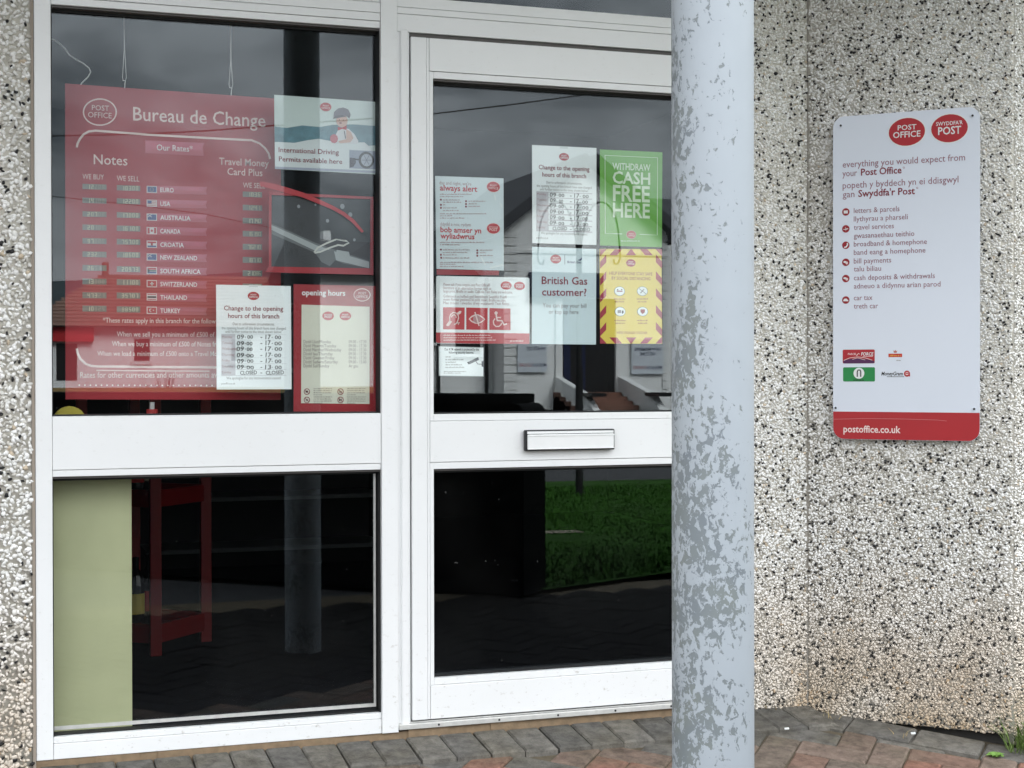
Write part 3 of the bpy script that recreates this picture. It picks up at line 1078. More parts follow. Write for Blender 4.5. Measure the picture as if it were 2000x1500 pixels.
# ---------------------------------------------------------------- exchange-rate board
f, t = poster("exchange_rate_board", [(127, 163), (549, 193), (548, 781), (128, 780)], BOARD,
              "large red exchange rate board hanging on two cords inside the window", "rate board", 0.16, 0.012, sheet_name="backing_board")
lg = MB()
f.ring(lg, 195, 219, 32, 25.5, 2.6, PINKW, 1, 40)
f.text(lg, "POST", 179.5, 215, 213, 10, PINKW, 2)
f.text(lg, "OFFICE", 172, 229, 218, 10.5, PINKW, 2)
lg.build("oval_logo", t, smooth='flatprint')
hd = MB()
f.text(hd, "Bureau de Change", 260, 235, 518.5, 26, PINKW, 2, 0.006)
f.text(hd, "Notes", 183, 320.5, 249, 19, PINKW, 2, 0.006)
f.text(hd, "Travel Money", 428, 321.5, 525, 13.5, PINKW, 2, 0.006)
f.text(hd, "Card Plus", 444, 341.5, 512.5, 13.5, PINKW, 2, 0.006)
f.text(hd, "WE BUY", 161, 349.5, 203, 10, PINKW, 2)
f.text(hd, "WE SELL", 228, 353, 272, 10, PINKW, 2)
f.text(hd, "WE SELL", 474.5, 366.5, 506, 10, PINKW, 2, ref="WE SE")
f.text(hd, "*These rates apply in this branch for the following amounts", 201, 630, 421.5, 9.5, PINKW, 2, 0.004, ref="*These rates apply in this branch for the follow")
f.text(hd, "When we sell you a minimum of £500 of Notes", 228, 657, 419, 9.5, PINKW, 2, 0.004, ref="When we sell you a minimum of £500 of")
f.text(hd, "When we buy a minimum of £500 of Notes from", 218.6, 676, 422, 9.5, PINKW, 2, 0.004, ref="When we buy a minimum of £500 of Notes fr")
f.text(hd, "When we load a minimum of £500 onto a Travel Money", 190, 695, 424, 9.5, PINKW, 2, 0.004, ref="When we load a minimum of £500 onto a Travel Mo")
f.text(hd, "Rates for other currencies and other amounts available", 156.5, 738, 424, 11.5, PINKW, 2, 0.004, ref="Rates for other currencies and other amounts av")
build_lines(hd, t)
ln = MB()
c1 = [(262, 1080), (268, 1052), (285, 1018), (312, 984), (350, 963), (400, 957), (800, 988), (1200, 1010), (1545, 1028), (1600, 1050), (1640, 1085), (1668, 1125), (1678, 1165)]
f.line(ln, [(80 + a / 3.75, b / 3.75) for a, b in c1], 4.2, PINKW, 2)
c2 = [(250, 1003), (256, 1035), (275, 1075), (310, 1108), (350, 1124), (400, 1128), (900, 1132), (1226, 1134), (1600, 1136)]
ln.build("border_line", t, smooth='flatprint'); ln = MB()
f.line(ln, [(80 + a / 3.572, 400 + b / 3.572) for a, b in c2], 4.4, PINKW, 2)
ln.build("border_line", t, smooth='flatprint'); ln = MB()
f.line(ln, [(188, 723.5), (409, 725)], 2.0, PINKW, 2)
ln.build("border_line", t, smooth='flatprint'); ln = MB()
for k in range(37):
    f.ell(ln, 155 + k * 10.8, 752.2 + k * .03, 1.5, 1.5, PINKW, 2, 8)
ln.build("border_line", t, smooth='flatprint')
STRIP = mat("brushed_label_strip", rgb(186, 92, 112, .9), 0.30, 0.2, vary=0.25, scale=26)
STRIPE = ink("label_strip_edge", 190, 84, 100)
LCD = mat("display_window_grey", rgb(128, 128, 122, .9), 0.35, vary=0.2, scale=40)
LCDT = ink("display_digit_cream", 226, 224, 196)
LCDD = ink("display_digit_dim", 168, 164, 150)
F_BLUE, F_WHITE, F_RED, F_DK = ink("flag_blue", 58, 82, 140), ink("flag_white", 226, 220, 220), ink("flag_red", 190, 60, 70), ink("flag_black", 40, 44, 50)
F_GRN = ink("flag_green", 60, 100, 86)
st = MB()
f.poly(st, [(283.5, 274), (400, 279), (396, 286), (398, 304.5), (283.5, 299)], STRIPE, 1)
f.poly(st, [(284.5, 275), (399, 280), (394, 291), (396, 294), (300, 290.5), (284.5, 297)], STRIP, 2)
f.text(st, "Our Rates*", 306, 293.5, 376, 11.5, WHITE, 3)
st.build("label_strip", t, smooth='flatprint')
SEGS = {'0': 'abcdef', '1': 'bc', '2': 'abged', '3': 'abgcd', '4': 'fgbc', '5': 'afgcd', '6': 'afgedc', '7': 'abc', '8': 'abcdefg', '9': 'abcdfg'}


def seg_digits(mb, x, y, s, dx, w, h, dim):
    """Seven-segment digits; (x, y) is the top left of the first one."""
    for k, ch in enumerate(s):
        x0 = x + k * dx
        m = LCDD if (k >= dim) else LCDT
        if ch == '.':
            continue
        e = 1.35
        bars = {'a': (x0, y, x0 + w, y + e), 'g': (x0, y + h / 2 - e / 2, x0 + w, y + h / 2 + e / 2), 'd': (x0, y + h - e, x0 + w, y + h),
                'f': (x0, y, x0 + e, y + h / 2), 'e': (x0, y + h / 2, x0 + e, y + h), 'b': (x0 + w - e, y, x0 + w, y + h / 2), 'c': (x0 + w - e, y + h / 2, x0 + w, y + h)}
        for q in SEGS[ch]:
            f.rect(mb, *bars[q], m, 2)


rows = [("EURO", "12200", "10300", "1036"), ("USA", "14100", "12200", "1241"), ("AUSTRALIA", "20700", "17000", "17140"), ("CANADA", "20100", "16100", "16190"),
        ("CROATIA", "97000", "75700", "76210"), ("NEW ZEALAND", "23200", "18600", "18710"), ("SOUTH AFRICA", "26511", "20973", "21086"),
        ("SWITZERLAND", "13000", "11100", "11190"), ("THAILAND", "47321", "35707", "36280"), ("TURKEY", "10824", "88500", "89120")]
yb_ = [365, 392, 418.5, 444.5, 471, 497, 523.5, 550, 577, 603]
ys_ = [367.5, 393.5, 420.5, 446.5, 472.5, 498, 526, 551.5, 577.5, 604.5]
yn_ = [370.5, 397.5, 424.5, 451, 477.5, 502.5, 529, 554.5, 580.5, 606.5]
yt_ = [380, 406, 431.5, 457, 482.5, 508, 534, 560, 586, 611]
for k, (nm, b_, s_, t_) in enumerate(rows):
    for (x0, yy, wd, val, dim) in ((161, yb_[k], 47, b_, 2 + (k % 3 == 2)), (228, ys_[k], 46, s_, 5), (474, yt_[k], 38, t_, 5)):
        q = MB()
        f.rect(q, x0, yy - 6.2, x0 + wd, yy + 6.0, LCD, 1)
        n = len(val)
        seg_digits(q, x0 + 10, yy - 4.2, val, (wd - 12) / n, 4.6, 8.6, dim)
        q.build("rate_display", t, smooth='flatprint')
    q = MB()
    y = yn_[k]
    f.poly(q, [(286, y - 8.5), (405, y - 5.5), (402, y + 3), (404, y + 9.5), (286, y + 7.5)], STRIPE, 1)
    f.poly(q, [(308, y - 6.5), (403, y - 4.5), (397, y + 3.2), (340, y + 0.5), (308, y + 3.0)], STRIP, 2)
    f.rect(q, 286.5, y - 7.5, 306.5, y + 6.6, F_WHITE, 2)
    fl_ = (288, y - 6, 305, y + 5.2)
    if nm in ("EURO", "AUSTRALIA", "NEW ZEALAND"):
        f.rect(q, *fl_, F_BLUE, 3)
        if nm != "EURO":
            f.line(q, [(288.5, y - 5.5), (296, y - 0.5)], 1, F_WHITE, 4); f.line(q, [(288.5, y - 0.5), (296, y - 5.5)], 1, F_WHITE, 4)
        else:
            for j in range(10):
                f.ell(q, 296.5 + 3.6 * math.cos(j * .628), y - .4 + 3.6 * math.sin(j * .628), .5, .5, YELL, 4, 6)
    elif nm == "USA":
        for j in range(4):
            f.rect(q, 288, y - 6 + j * 3.0, 305, y - 4.5 + j * 3.0, F_RED, 3)
        f.rect(q, 288, y - 6, 296, y, F_BLUE, 4)
    elif nm == "CANADA":
        f.rect(q, 288, y - 6, 292.2, y + 5.2, F_RED, 3); f.rect(q, 300.8, y - 6, 305, y + 5.2, F_RED, 3); f.ell(q, 296.5, y - .5, 2.4, 2.6, F_RED, 3, 7)
    elif nm == "CROATIA":
        f.rect(q, 288, y - 6, 305, y - 2.4, F_RED, 3); f.rect(q, 288, y + 2.0, 305, y + 5.2, F_BLUE, 3); f.rect(q, 294.5, y - 3, 298.5, y + 2, F_RED, 4)
    elif nm == "SOUTH AFRICA":
        f.rect(q, 288, y - 6, 305, y - 2.0, F_RED, 3); f.rect(q, 288, y + 1.5, 305, y + 5.2, F_BLUE, 3); f.rect(q, 288, y - 1.5, 305, y + 1.0, F_GRN, 4)
        f.poly(q, [(288, y - 5), (293.5, y - .3), (288, y + 4.5)], F_DK, 5)
    elif nm == "SWITZERLAND":
        f.rect(q, *fl_, F_RED, 3); f.rect(q, 295.4, y - 4, 297.8, y + 3.2, F_WHITE, 4); f.rect(q, 293, y - 1.6, 300.2, y + .8, F_WHITE, 4)
    elif nm == "THAILAND":
        f.rect(q, 288, y - 6, 305, y - 4.2, F_RED, 3); f.rect(q, 288, y - 2.2, 305, y + 1.6, F_DK, 3); f.rect(q, 288, y + 3.5, 305, y + 5.2, F_RED, 3)
    else:
        f.rect(q, *fl_, F_RED, 3); f.ell(q, 294.5, y - .4, 3.2, 3.4, F_WHITE, 4, 14); f.ell(q, 295.6, y - .4, 2.5, 2.7, F_RED, 5, 14); f.ell(q, 299.6, y - .4, 1.1, 1.1, F_WHITE, 5, 5)
    f.text(q, nm, 313, y + 4.6, 313 + len(nm) * 6.55, 8.6, WHITE, 3, 0.012)
    q.build("currency_label", t, smooth='flatprint')
# cords and cable
CORD = mat("white_cord", (0.70, 0.72, 0.72, 1), 0.6)
for x0, yt, ym, ye, lab in ((242.5, 40, 95, 158, "thin white looped cord holding the rate board near its oval logo"),
                            (450.5, 52, 120, 172, "thin white looped cord holding the rate board above the word Change")):
    q = MB()
    yy = 0.154
    q.tube([W(x0 - .5, -25, yy), W(x0, yt, yy), W(x0 + .5, ym, yy)], 0.0016, CORD, 6)
    q.tube([W(x0 + .5, ym - 6, yy), W(x0 - 3.2, ye - 8, yy), W(x0 - 2, ye, yy)], 0.0010, CORD, 6)
    q.tube([W(x0 + .5, ym - 6, yy), W(x0 + 4.2, ye - 6, yy), W(x0 + 2, ye, yy)], 0.0010, CORD, 6)
    q.tube([W(x0 - 2, ye - 1, yy), W(x0 + 2.5, ye, yy), W(x0 + 1.5, ye + 5, yy), W(x0 + 1.0, ye + 14, yy)], 0.0013, SILVER, 6)
    tag(q.build("hanging_cord", None, tuple(W(x0, ye, yy))), lab, "cord", "cords holding the rate board")
q = MB()
pp = [(92, 75), (104, 77), (115, 84), (127, 95), (136, 108), (150, 117), (163, 124), (174, 133), (177, 141), (172, 150), (160, 162), (150, 176)]
q.tube([W(a, b, 0.175) for a, b in pp], 0.0019, CORD, 6)
tag(q.build("power_cable", None, tuple(W(150, 176, .175))), "white cable curling up from behind the rate board to the window post", "cable")

# ---------------------------------------------------------------- driving permit poster
SKYC = mat("poster_sky", rgb(214, 228, 226, .9), 0.5, vary=0.08, scale=6)
f, t = poster("driving_permit_poster", [(535.5, 185), (735, 199), (735, 340.5), (537, 330)], SKYC,
              "landscape driving permit poster with a baby in a toy car", "poster", Y_P + .002)
HILLC = mat("poster_hills", rgb(96, 138, 152, .9), 0.5, vary=0.55, scale=34)
pr = MB()
f.poly(pr, [(536.3, 247), (560, 250), (590, 245), (625, 248), (650, 244), (690, 243), (735, 246), (735, 284), (690, 286), (640, 284), (600, 282), (575, 279), (536.5, 277)], HILLC, 1)
CARW = mat("poster_car_white", rgb(226, 234, 236, .9), 0.5, vary=0.04, scale=8)
f.poly(pr, [(536.5, 277), (575, 279), (600, 274), (622, 271), (650, 276), (690, 278), (712, 278), (722, 287), (726, 298), (735, 300), (735, 333), (537, 325)], CARW, 2)
f.rect(pr, 537.3, 325.5, 734.5, 338, ink("poster_strip", 176, 184, 204), 3)
f.rect(pr, 682, 293, 734, 331, ink("poster_shade", 150, 160, 180), 3)
f.poly(pr, [(683, 308), (694, 309), (695, 318), (690, 326), (683, 327)], ink("poster_arch", 60, 56, 72), 4)
f.line(pr, [(690, 311), (702, 312)], 3, ink("poster_axle", 50, 50, 62), 4)
f.ell(pr, 715, 313, 15, 16.5, BLACKI, 5); f.ell(pr, 715.5, 313, 10.8, 12, ink("poster_hub", 178, 186, 200), 6)
for k in range(6):
    a = k * math.pi / 3
    f.line(pr, [(715.5, 313), (715.5 + 9.5 * math.cos(a), 313 + 10.5 * math.sin(a))], 1.2, ink("poster_spoke", 110, 118, 138), 7)
pr.build("picture", t, smooth='flatprint')
by = MB()
SKIN = ink("poster_skin", 220, 184, 172); SHIRT = ink("poster_shirt", 228, 230, 234); CAPC = ink("poster_cap", 116, 112, 124)
f.poly(by, [(655, 280), (656, 262), (661, 252), (668, 250), (681, 252), (692, 262), (700, 276), (697, 281)], SHIRT, 4)
f.ell(by, 667.5, 236, 11, 13, SKIN, 5); f.poly(by, [(651, 233), (652, 219), (660, 212), (670, 210), (680, 214), (684.5, 224), (682, 232), (677, 227), (664, 225), (655, 228)], CAPC, 6)
f.poly(by, [(650, 232), (655, 226), (668, 225), (676, 228), (668, 229), (657, 231)], ink("poster_peak", 88, 84, 96), 7)
f.ell(by, 662.5, 234.5, 1.1, .9, BLACKI, 7, 8); f.ell(by, 670, 235, 1.1, .9, BLACKI, 7, 8); f.ell(by, 664.5, 240.5, 3.0, 1.3, ink("poster_mouth", 130, 50, 54), 7, 10)
f.poly(by, [(659, 248), (667, 250), (677, 245), (676, 254), (668, 252), (660, 255)], RED, 7)
f.poly(by, [(676, 252), (685, 258), (690, 270), (684, 278), (664, 280), (660, 276), (676, 272)], SKIN, 6)
f.ell(by, 652, 271, 8, 9, ink("poster_toy", 206, 120, 132), 6, 9)
f.line(by, [(672, 256), (674.5, 271)], 2, CAPC, 8)
by.build("baby_figure", t, smooth='flatprint')
q = MB()
f.text(q, "International Driving", 544, 297, 661.5, 9.5, PURP, 5, 0.006)
f.text(q, "Permits available here", 544.5, 315, 668, 9.5, PURP, 5, 0.006)
build_lines(q, t)
q = MB(); oval(f, q, 636, 209, 11, 8.4, "en", layer=4, txt=PINKW); q.build("oval_logo", t, smooth='flatprint')

# ---------------------------------------------------------------- red-framed picture of a bridge
DARKP = mat("night_picture", rgb(44, 48, 54, .9), 0.4, vary=0.5, scale=12)
f, t = poster("framed_bridge_picture", [(525, 377), (728, 386), (727, 535), (526, 530)], DARKP,
              "dark picture of a white bridge in a thin red frame", "picture", Y_P + .030, sheet_name="print")
pr = MB()
ARCH = ink("picture_white", 176, 184, 186); ARCD = ink("picture_grey", 104, 110, 112)
c4 = lambda L: [(500 + a / 3.75, 160 + b / 3.75) for a, b in L]
f.poly(pr, c4([(105, 1035), (250, 1095), (440, 1180), (640, 1250), (828, 1312), (828, 1365), (640, 1330), (420, 1245), (105, 1110)]), ARCD, 1)
f.poly(pr, c4([(105, 1045), (250, 1108), (440, 1195), (640, 1262), (828, 1318), (828, 1365), (600, 1310), (420, 1230), (105, 1080)]), ARCH, 2)
f.poly(pr, c4([(430, 1250), (500, 1225), (570, 1235), (585, 1300), (540, 1350), (480, 1320)]), ARCD, 3)
f.poly(pr, c4([(590, 1230), (680, 1245), (690, 1290), (640, 1310), (580, 1290)]), ARCH, 3)
f.line(pr, c4([(425, 1250), (450, 1215), (520, 1180), (590, 1152), (660, 1165), (680, 1178), (640, 1200), (600, 1195), (540, 1215), (470, 1245), (428, 1252)]), 3.4, ink("picture_light", 214, 216, 210), 4)
f.line(pr, c4([(490, 1050), (530, 1065), (560, 1110), (575, 1145), (650, 1160)]), 1.0, BLACKI, 4)
for cx, cy, r in ((632, 912, 4.4), (690, 972, 4.0), (523, 1017, 3.2), (312, 912, 3.0), (720, 1157, 2.6), (435, 900, 2.0)):
    f.ell(pr, 500 + cx / 3.75, 160 + cy / 3.75, r, r * 1.15, ink("picture_lamp", 156, 162, 168), 3, 14)
f.poly(pr, c4([(700, 1255), (830, 1170), (830, 1300)]), ink("picture_shadow", 28, 30, 34), 3)
pr.build("bridge_print", t, smooth='flatprint')
fr = MB()
FRM = mat("red_frame", rgb(168, 20, 38, .9), 0.35, vary=0.06)


def bar(mb, f, pts, m, o0, o1):
    q = [f.ab(*p) for p in pts]
    mb.prism([f.P(a, b, o0) for a, b in q], f.n * (o1 - o0), m)


bar(fr, f, [(524, 375.5), (728, 385), (728, 390), (524, 381)], FRM, .003, .008)
bar(fr, f, [(523.5, 521), (722, 524.5), (722, 537), (516.5, 532)], FRM, .003, .008)
bar(fr, f, [(524, 381.2), (529.5, 381.5), (529, 520.8), (524, 520.8)], FRM, .003, .008)
bar(fr, f, [(722.5, 390), (728, 390.2), (728, 538), (722.2, 537)], FRM, .003, .008)
fr.build("frame", t)
# red ribbon curving across it
rb_ = MB()
up = c4([(30, 728), (140, 748), (235, 775), (340, 808), (440, 850), (560, 905), (650, 955), (720, 1010), (790, 1095)])
dn = c4([(30, 760), (140, 790), (235, 818), (340, 845), (440, 885), (560, 935), (640, 980), (705, 1030), (775, 1105)])
fb = gface(Y_P + .020)
vs_, fs_ = [], []
for (a, b) in zip(up, dn):
    for p in (a, b):
        aa = fb.ab(*p)
        vs_ += [fb.P(*aa, 0.0), fb.P(*aa, -0.002)]
n_ = len(up)
for i in range(n_ - 1):
    k = i * 4
    fs_ += [(k, k + 4, k + 6, k + 2), (k + 1, k + 3, k + 7, k + 5), (k, k + 1, k + 5, k + 4), (k + 2, k + 6, k + 7, k + 3)]
fs_ += [(0, 2, 3, 1), (4 * n_ - 4, 4 * n_ - 3, 4 * n_ - 1, 4 * n_ - 2)]
rb_.add(vs_, fs_, mat("red_ribbon", rgb(190, 40, 52, .9), 0.5))
tag(rb_.build("red_ribbon", None, tuple(fb.P(*fb.ab(690, 420)))), "tapering red plastic band arching behind the framed bridge picture", "band")

# ---------------------------------------------------------------- notices of changed hours
def hours_notice(name, corners, label, tf=None, hand=0.0):
    f, t = poster(name, corners, PAPER, label, "notice", Y_P, group="white notices of changed opening hours")
    f.tf = tf
    q = MB(); oval(f, q, 495, 578, 11.2, 8.0, "en"); q.build("oval_logo", t, smooth='flatprint')
    q = MB()
    f.text(q, "Change to the opening", 437.3, 606, 553, 9, PURP, 2, 0.01)
    f.text(q, "hours of this branch", 445.4, 621, 545.2, 9, PURP, 2, 0.01)
    f.text(q, "Due to unforeseen circumstances,", 454.7, 635, 536, 5.2, GREYT, 2)
    f.text(q, "the opening hours of this branch have now changed", 432.7, 643, 558, 5.2, GREYT, 2)
    f.text(q, "until further notice to the times shown below:", 440, 650, 550, 5.2, GREYT, 2)
    f.text(q, "We apologise for any inconvenience caused.", 442, 741, 549, 5.4, GREYT, 2)
    f.text(q, "postoffice.co.uk", 432, 751, 459, 4, GREYT, 2)
    build_lines(q, t)
    q = MB()
    TB = ink("table_grey", 208, 206, 212)
    f.rect(q, 432, 652.8, 459.7, 733.3, TB, 1)
    for k in range(8):
        f.rect(q, 432, 652.4 + k * 11.5, 559, 652.9 + k * 11.5, TB, 2)
    for k, d in enumerate(("Monday", "Tuesday", "Wednesday", "Thursday", "Friday", "Saturday", "Sunday")):
        f.text(q, d, 433.5, 660 + k * 11.55, None, 4.6, GREYR, 3)
    q.build("hours_table", t, smooth='flatprint')
    q = MB()
    INKB = ink("felt_pen", 18, 18, 24)
    rd = random.Random(int(hand * 10) + 5)
    ys = (662, 674, 685.2, 697.3, 709, 720.7)
    for k, y in enumerate(ys):
        j = lambda s=.7: rd.uniform(-s, s)
        f.text(q, "09", 462 + j(), y + j(.4), 475.6 + j(), 8.2, INKB, 4, 0.008, slant=.08, tilt=j(.04))
        f.ell(q, 478.6 + j(.3), y - 3.5, .8, .9, INKB, 4, 8)
        f.text(q, "00", 482 + j(1.2), y + j(.4), 494 + j(1.6), 6.6, INKB, 4, 0.008, tilt=j(.05))
        f.text(q, "-", 508.5, y - .4, 512, 8, INKB, 4, 0.01)
        f.text(q, "13" if k == 5 else "17", 518 + j(), y + j(.4), 528.8 + j(), 8.6, INKB, 4, 0.008, slant=.06, tilt=j(.04))
        f.ell(q, 531.5 + j(.3), y - 3.2, .8, .9, INKB, 4, 8)
        f.text(q, "00", 536.5 + j(1.2), y + j(.4), 550 + j(1.4), 6.8, INKB, 4, 0.008, tilt=j(.05))
    f.text(q, "CLOSED", 469, 732, 501.7, 7.4, INKB, 4, 0.008, tilt=.03)
    f.text(q, "-", 508.5, 731, 512, 8, INKB, 4, 0.01)
    f.text(q, "CLOSED", 519, 732, 554.5, 7.4, INKB, 4, 0.008, tilt=.03)
    q.build("handwriting", t, smooth='flatprint')
    tp = MB()
    f.rect(tp, 486, 556.2, 504, 561, mat("sticky_tape", rgb(226, 236, 236, .9), 0.15), 1)
    tp.build("tape", t, smooth='flatprint')


hours_notice("opening_hours_notice", [(422, 556), (568, 558.7), (569.5, 760.2), (423.3, 760.8)],
             "white notice with handwritten hours overlapping the red rate board")
_tf = lambda x, y: (1039.4 + (x - 422.6) * 125.3 / 146.2, 283.2 + (y - 556.5) * 0.9385 + (x - 422.6) * 0.041)
hours_notice("opening_hours_notice", [(1039.2, 283), (1165, 289), (1165, 478.5), (1039.8, 474.8)],
             "white notice with handwritten hours on the door beside the green poster", None, 2.0) if False else None
f_keep = None


def second_notice():
    # same print, set out on the door's own sheet
    corners = [(1039.2, 283), (1165, 289), (1165, 478.5), (1039.8, 474.8)]
    global poster
    p0 = poster

    def p1(name, c, m, label, cat, y, thick=0.0012, group=None, tf=None, sheet_name="sheet", r=0.0):
        f = gface(y)
        t = thing(name, center(f, corners), label, cat, group)
        sheet(f, corners, m, t, sheet_name, thick, r)
        return f, t
    poster = p1
    hours_notice("opening_hours_notice", corners, "white notice with handwritten hours on the door beside the green poster", _tf, 2.0)
    poster = p0


second_notice()

# ---------------------------------------------------------------- red opening-hours sign
f, t = poster("opening_hours_sign", [(573.6, 555), (735.5, 558.7), (735.5, 805), (573.6, 803.5)], REDD,
              "red opening hours sign holding a cream printed timetable", "sign", Y_P + .004, 0.004, sheet_name="backing_board")
q = MB()
CREAMP = mat("cream_paper", rgb(222, 222, 206, .9), 0.4, vary=0.05, scale=10, coat=.2)
bar(q, f, [(589, 595), (721.6, 599), (721.4, 789), (588, 787.5)], CREAMP, .0002, .0008)
q.build("timetable_sheet", t)
f2 = gface(Y_P + .004 - .0008)
q = MB()
f.text(q, "opening hours", 589.4, 576.4, 674.4, 10.5, WHITE, 2, 0.022)
f.ring(q, 707, 576, 15.8, 12, 1.3, PINKW, 2, 28); f.text(q, "POST", 700, 575, 715, 4.6, PINKW, 2); f.text(q, "OFFICE", 696, 582, 718, 5.2, PINKW, 2)
build_lines(q, t)
q = MB(); oval(f2, q, 640.8, 617, 11.2, 8.6, "cy"); q.build("oval_logo", t, smooth='flatprint')
q = MB(); oval(f2, q, 674.4, 617, 11.2, 8.6, "en"); q.build("oval_logo", t, smooth='flatprint')
q = MB()
TT = ink("timetable_ink", 138, 128, 122)
dn_ = ("Dydd Llun/Monday", "Dydd Mawrth/Tuesday", "Dydd Mercher/Wednesday", "Dydd Iau/Thursday", "Dydd Gwener/Friday", "Dydd Sadwrn/Saturday", "Dydd Sul/Sunday")
for k, d in enumerate(dn_):
    y = 670.3 + k * 7.88
    f2.text(q, d, 592.8, y, 592.8 + len(d) * 3.35, 6.2, TT, 2)
    f2.text(q, "Ar gau" if k == 6 else ("09.00 - 13.00" if k == 5 else "09.00 - 17.30"), 681, y, 699 if k == 6 else 715.4, 6.0, TT, 2)
for cx, cy in ((599.3, 764.9), (665, 764.9), (599.3, 781.1), (665, 781.1)):
    for j in range(4):
        f2.greek(q, cx + 13, cy - 5 + j * 4.0, cx + (49 if j < 3 else 30), 2.2, TT, 2, j)
build_lines(q, t)
for k, (cx, cy) in enumerate(((599.3, 764.9), (665, 764.9), (599.3, 781.1), (665, 781.1))):
    q = MB()
    f2.ring(q, cx, cy, 5.4, 5.6, 1.4, PURP, 2, 20)
    if k == 0:
        f2.rect(q, cx - 2.6, cy - 2, cx + 2.2, cy + 1.8, BLACKI, 2)
    elif k == 1:
        f2.rect(q, cx - 2.0, cy - 2.4, cx - .4, cy + 2.4, BLACKI, 2); f2.rect(q, cx + .4, cy - 1, cx + 2.2, cy + 2.4, BLACKI, 2)
    elif k == 2:
        f2.ell(q, cx, cy, 2.6, 2.4, GREYT, 2, 10)
    else:
        f2.poly(q, [(cx - 3, cy - 2.5), (cx, cy - 1), (cx + 3, cy - 2.6), (cx + 2, cy), (cx + 3, cy + 2.6), (cx, cy + 1), (cx - 3, cy + 2.6)], BLACKI, 2)
    f2.line(q, [(cx - 3.8, cy - 3.8), (cx + 3.8, cy + 3.8)], 1.1, PURP, 3)
    q.build("prohibition_symbol", t, smooth='flatprint')

# ---------------------------------------------------------------- green cash poster
f, t = poster("cash_poster", [(1171.8, 291.8), (1293.7, 297.3), (1292.7, 483), (1171.8, 479.3)], GREEN,
              "bright green cash poster with big white capitals on the door", "poster", Y_P)
q = MB()
LIME = ink("ink_pale_lime", 228, 246, 218)
f.text(q, "WITHDRAW", 1196, 330.8, 1270, 12.8, LIME, 2, 0.014)
f.text(q, "CASH", 1196.5, 357.5, 1269.8, 22.5, LIME, 2, 0.022)
f.text(q, "FREE", 1197, 392, 1269, 30, LIME, 2, 0.022)
f.text(q, "HERE", 1197, 423.5, 1269, 27, LIME, 2, 0.022)
build_lines(q, t)
q = MB()
f.line(q, [(1215, 457), (1182, 456), (1181.5, 303.5), (1284, 308.2), (1283.5, 459.3), (1249, 457.8)], 1.3, LIME, 2)
q.build("border_line", t, smooth='flatprint')
q = MB(); oval(f, q, 1232.7, 458.3, 9.2, 7.8, "en", edge=LIME, txt=PINKW); q.build("oval_logo", t, smooth='flatprint')
q = MB(); f.greek(q, 1213, 471.5, 1251, 2.4, LIME, 2, 4); q.build("small_print", t, smooth='flatprint')

# ---------------------------------------------------------------- yellow distancing poster
YC = [(1171, 486), (1292, 486.5), (1293.5, 671.5), (1172.5, 671)]
f, t = poster("distancing_poster", YC, YELL,
              "yellow poster with red hazard stripe edging on social distancing", "poster", Y_P)
q = MB()
x0, x1, y0, y1, bw = 1172, 1293, 486.6, 671, 12
for k in range(6):   # side stripes slope up away from the middle
    ya = 508 + k * 33
    if ya + 20 < y1 + 14:
        f.poly(q, [(x0, min(ya + 17, y1)), (x0, min(ya + 33 * .1, y1)), (x0 + bw, max(ya - 11, y0)), (x0 + bw, min(ya + 4, y1))], HAZR, 1)
        f.poly(q, [(x1, min(ya + 17, y1)), (x1, min(ya + 3, y1)), (x1 - bw, max(ya - 11, y0)), (x1 - bw, min(ya + 4, y1))], HAZR, 1)
for yy, d in ((y0, 1), (y1, -1)):
    b = yy + d * bw
    f.poly(q, [(x0, yy), (x0 + 13, yy), (x0, yy + d * 14)], HAZR, 1)
    f.poly(q, [(x1, yy), (x1 - 13, yy), (x1, yy + d * 14)], HAZR, 1)
    f.poly(q, [(x0 + 29, yy), (x0 + 43, yy), (x0 + 33, b), (x0 + 18, b)], HAZR, 1)
    f.poly(q, [(x1 - 29, yy), (x1 - 43, yy), (x1 - 33, b), (x1 - 18, b)], HAZR, 1)
    f.poly(q, [((x0 + x1) / 2 - 1, yy), ((x0 + x1) / 2 + 1, yy), ((x0 + x1) / 2 + 10, b), ((x0 + x1) / 2 - 10, b)], HAZR, 1)
q.build("hazard_border", t, smooth='flatprint')
q = MB(); oval(f, q, 1232, 513.6, 9.2, 7.4, "en", base=HAZR, txt=PINKW); q.build("oval_logo", t, smooth='flatprint')
q = MB()
OCH = ink("ink_ochre_red", 176, 96, 52)
f.text(q, "HELP EVERYONE STAY SAFE", 1190, 536.5, 1274, 6, OCH, 2, 0.008)
f.text(q, "BY SOCIAL DISTANCING", 1194.5, 546, 1270, 6, OCH, 2, 0.008)
f.text(q, "WE'RE STRONGER TOGETHER", 1204, 652, 1264, 4.6, OCH, 2, 0.006)
for (a, b) in ((1210, 585), (1254.5, 585), (1211, 627), (1255, 627)):
    f.greek(q, a - 11, b, a + 11, 3, OCH, 2, 1); f.greek(q, a - 9, b + 5.5, a + 9, 3, OCH, 2, 2)
build_lines(q, t)
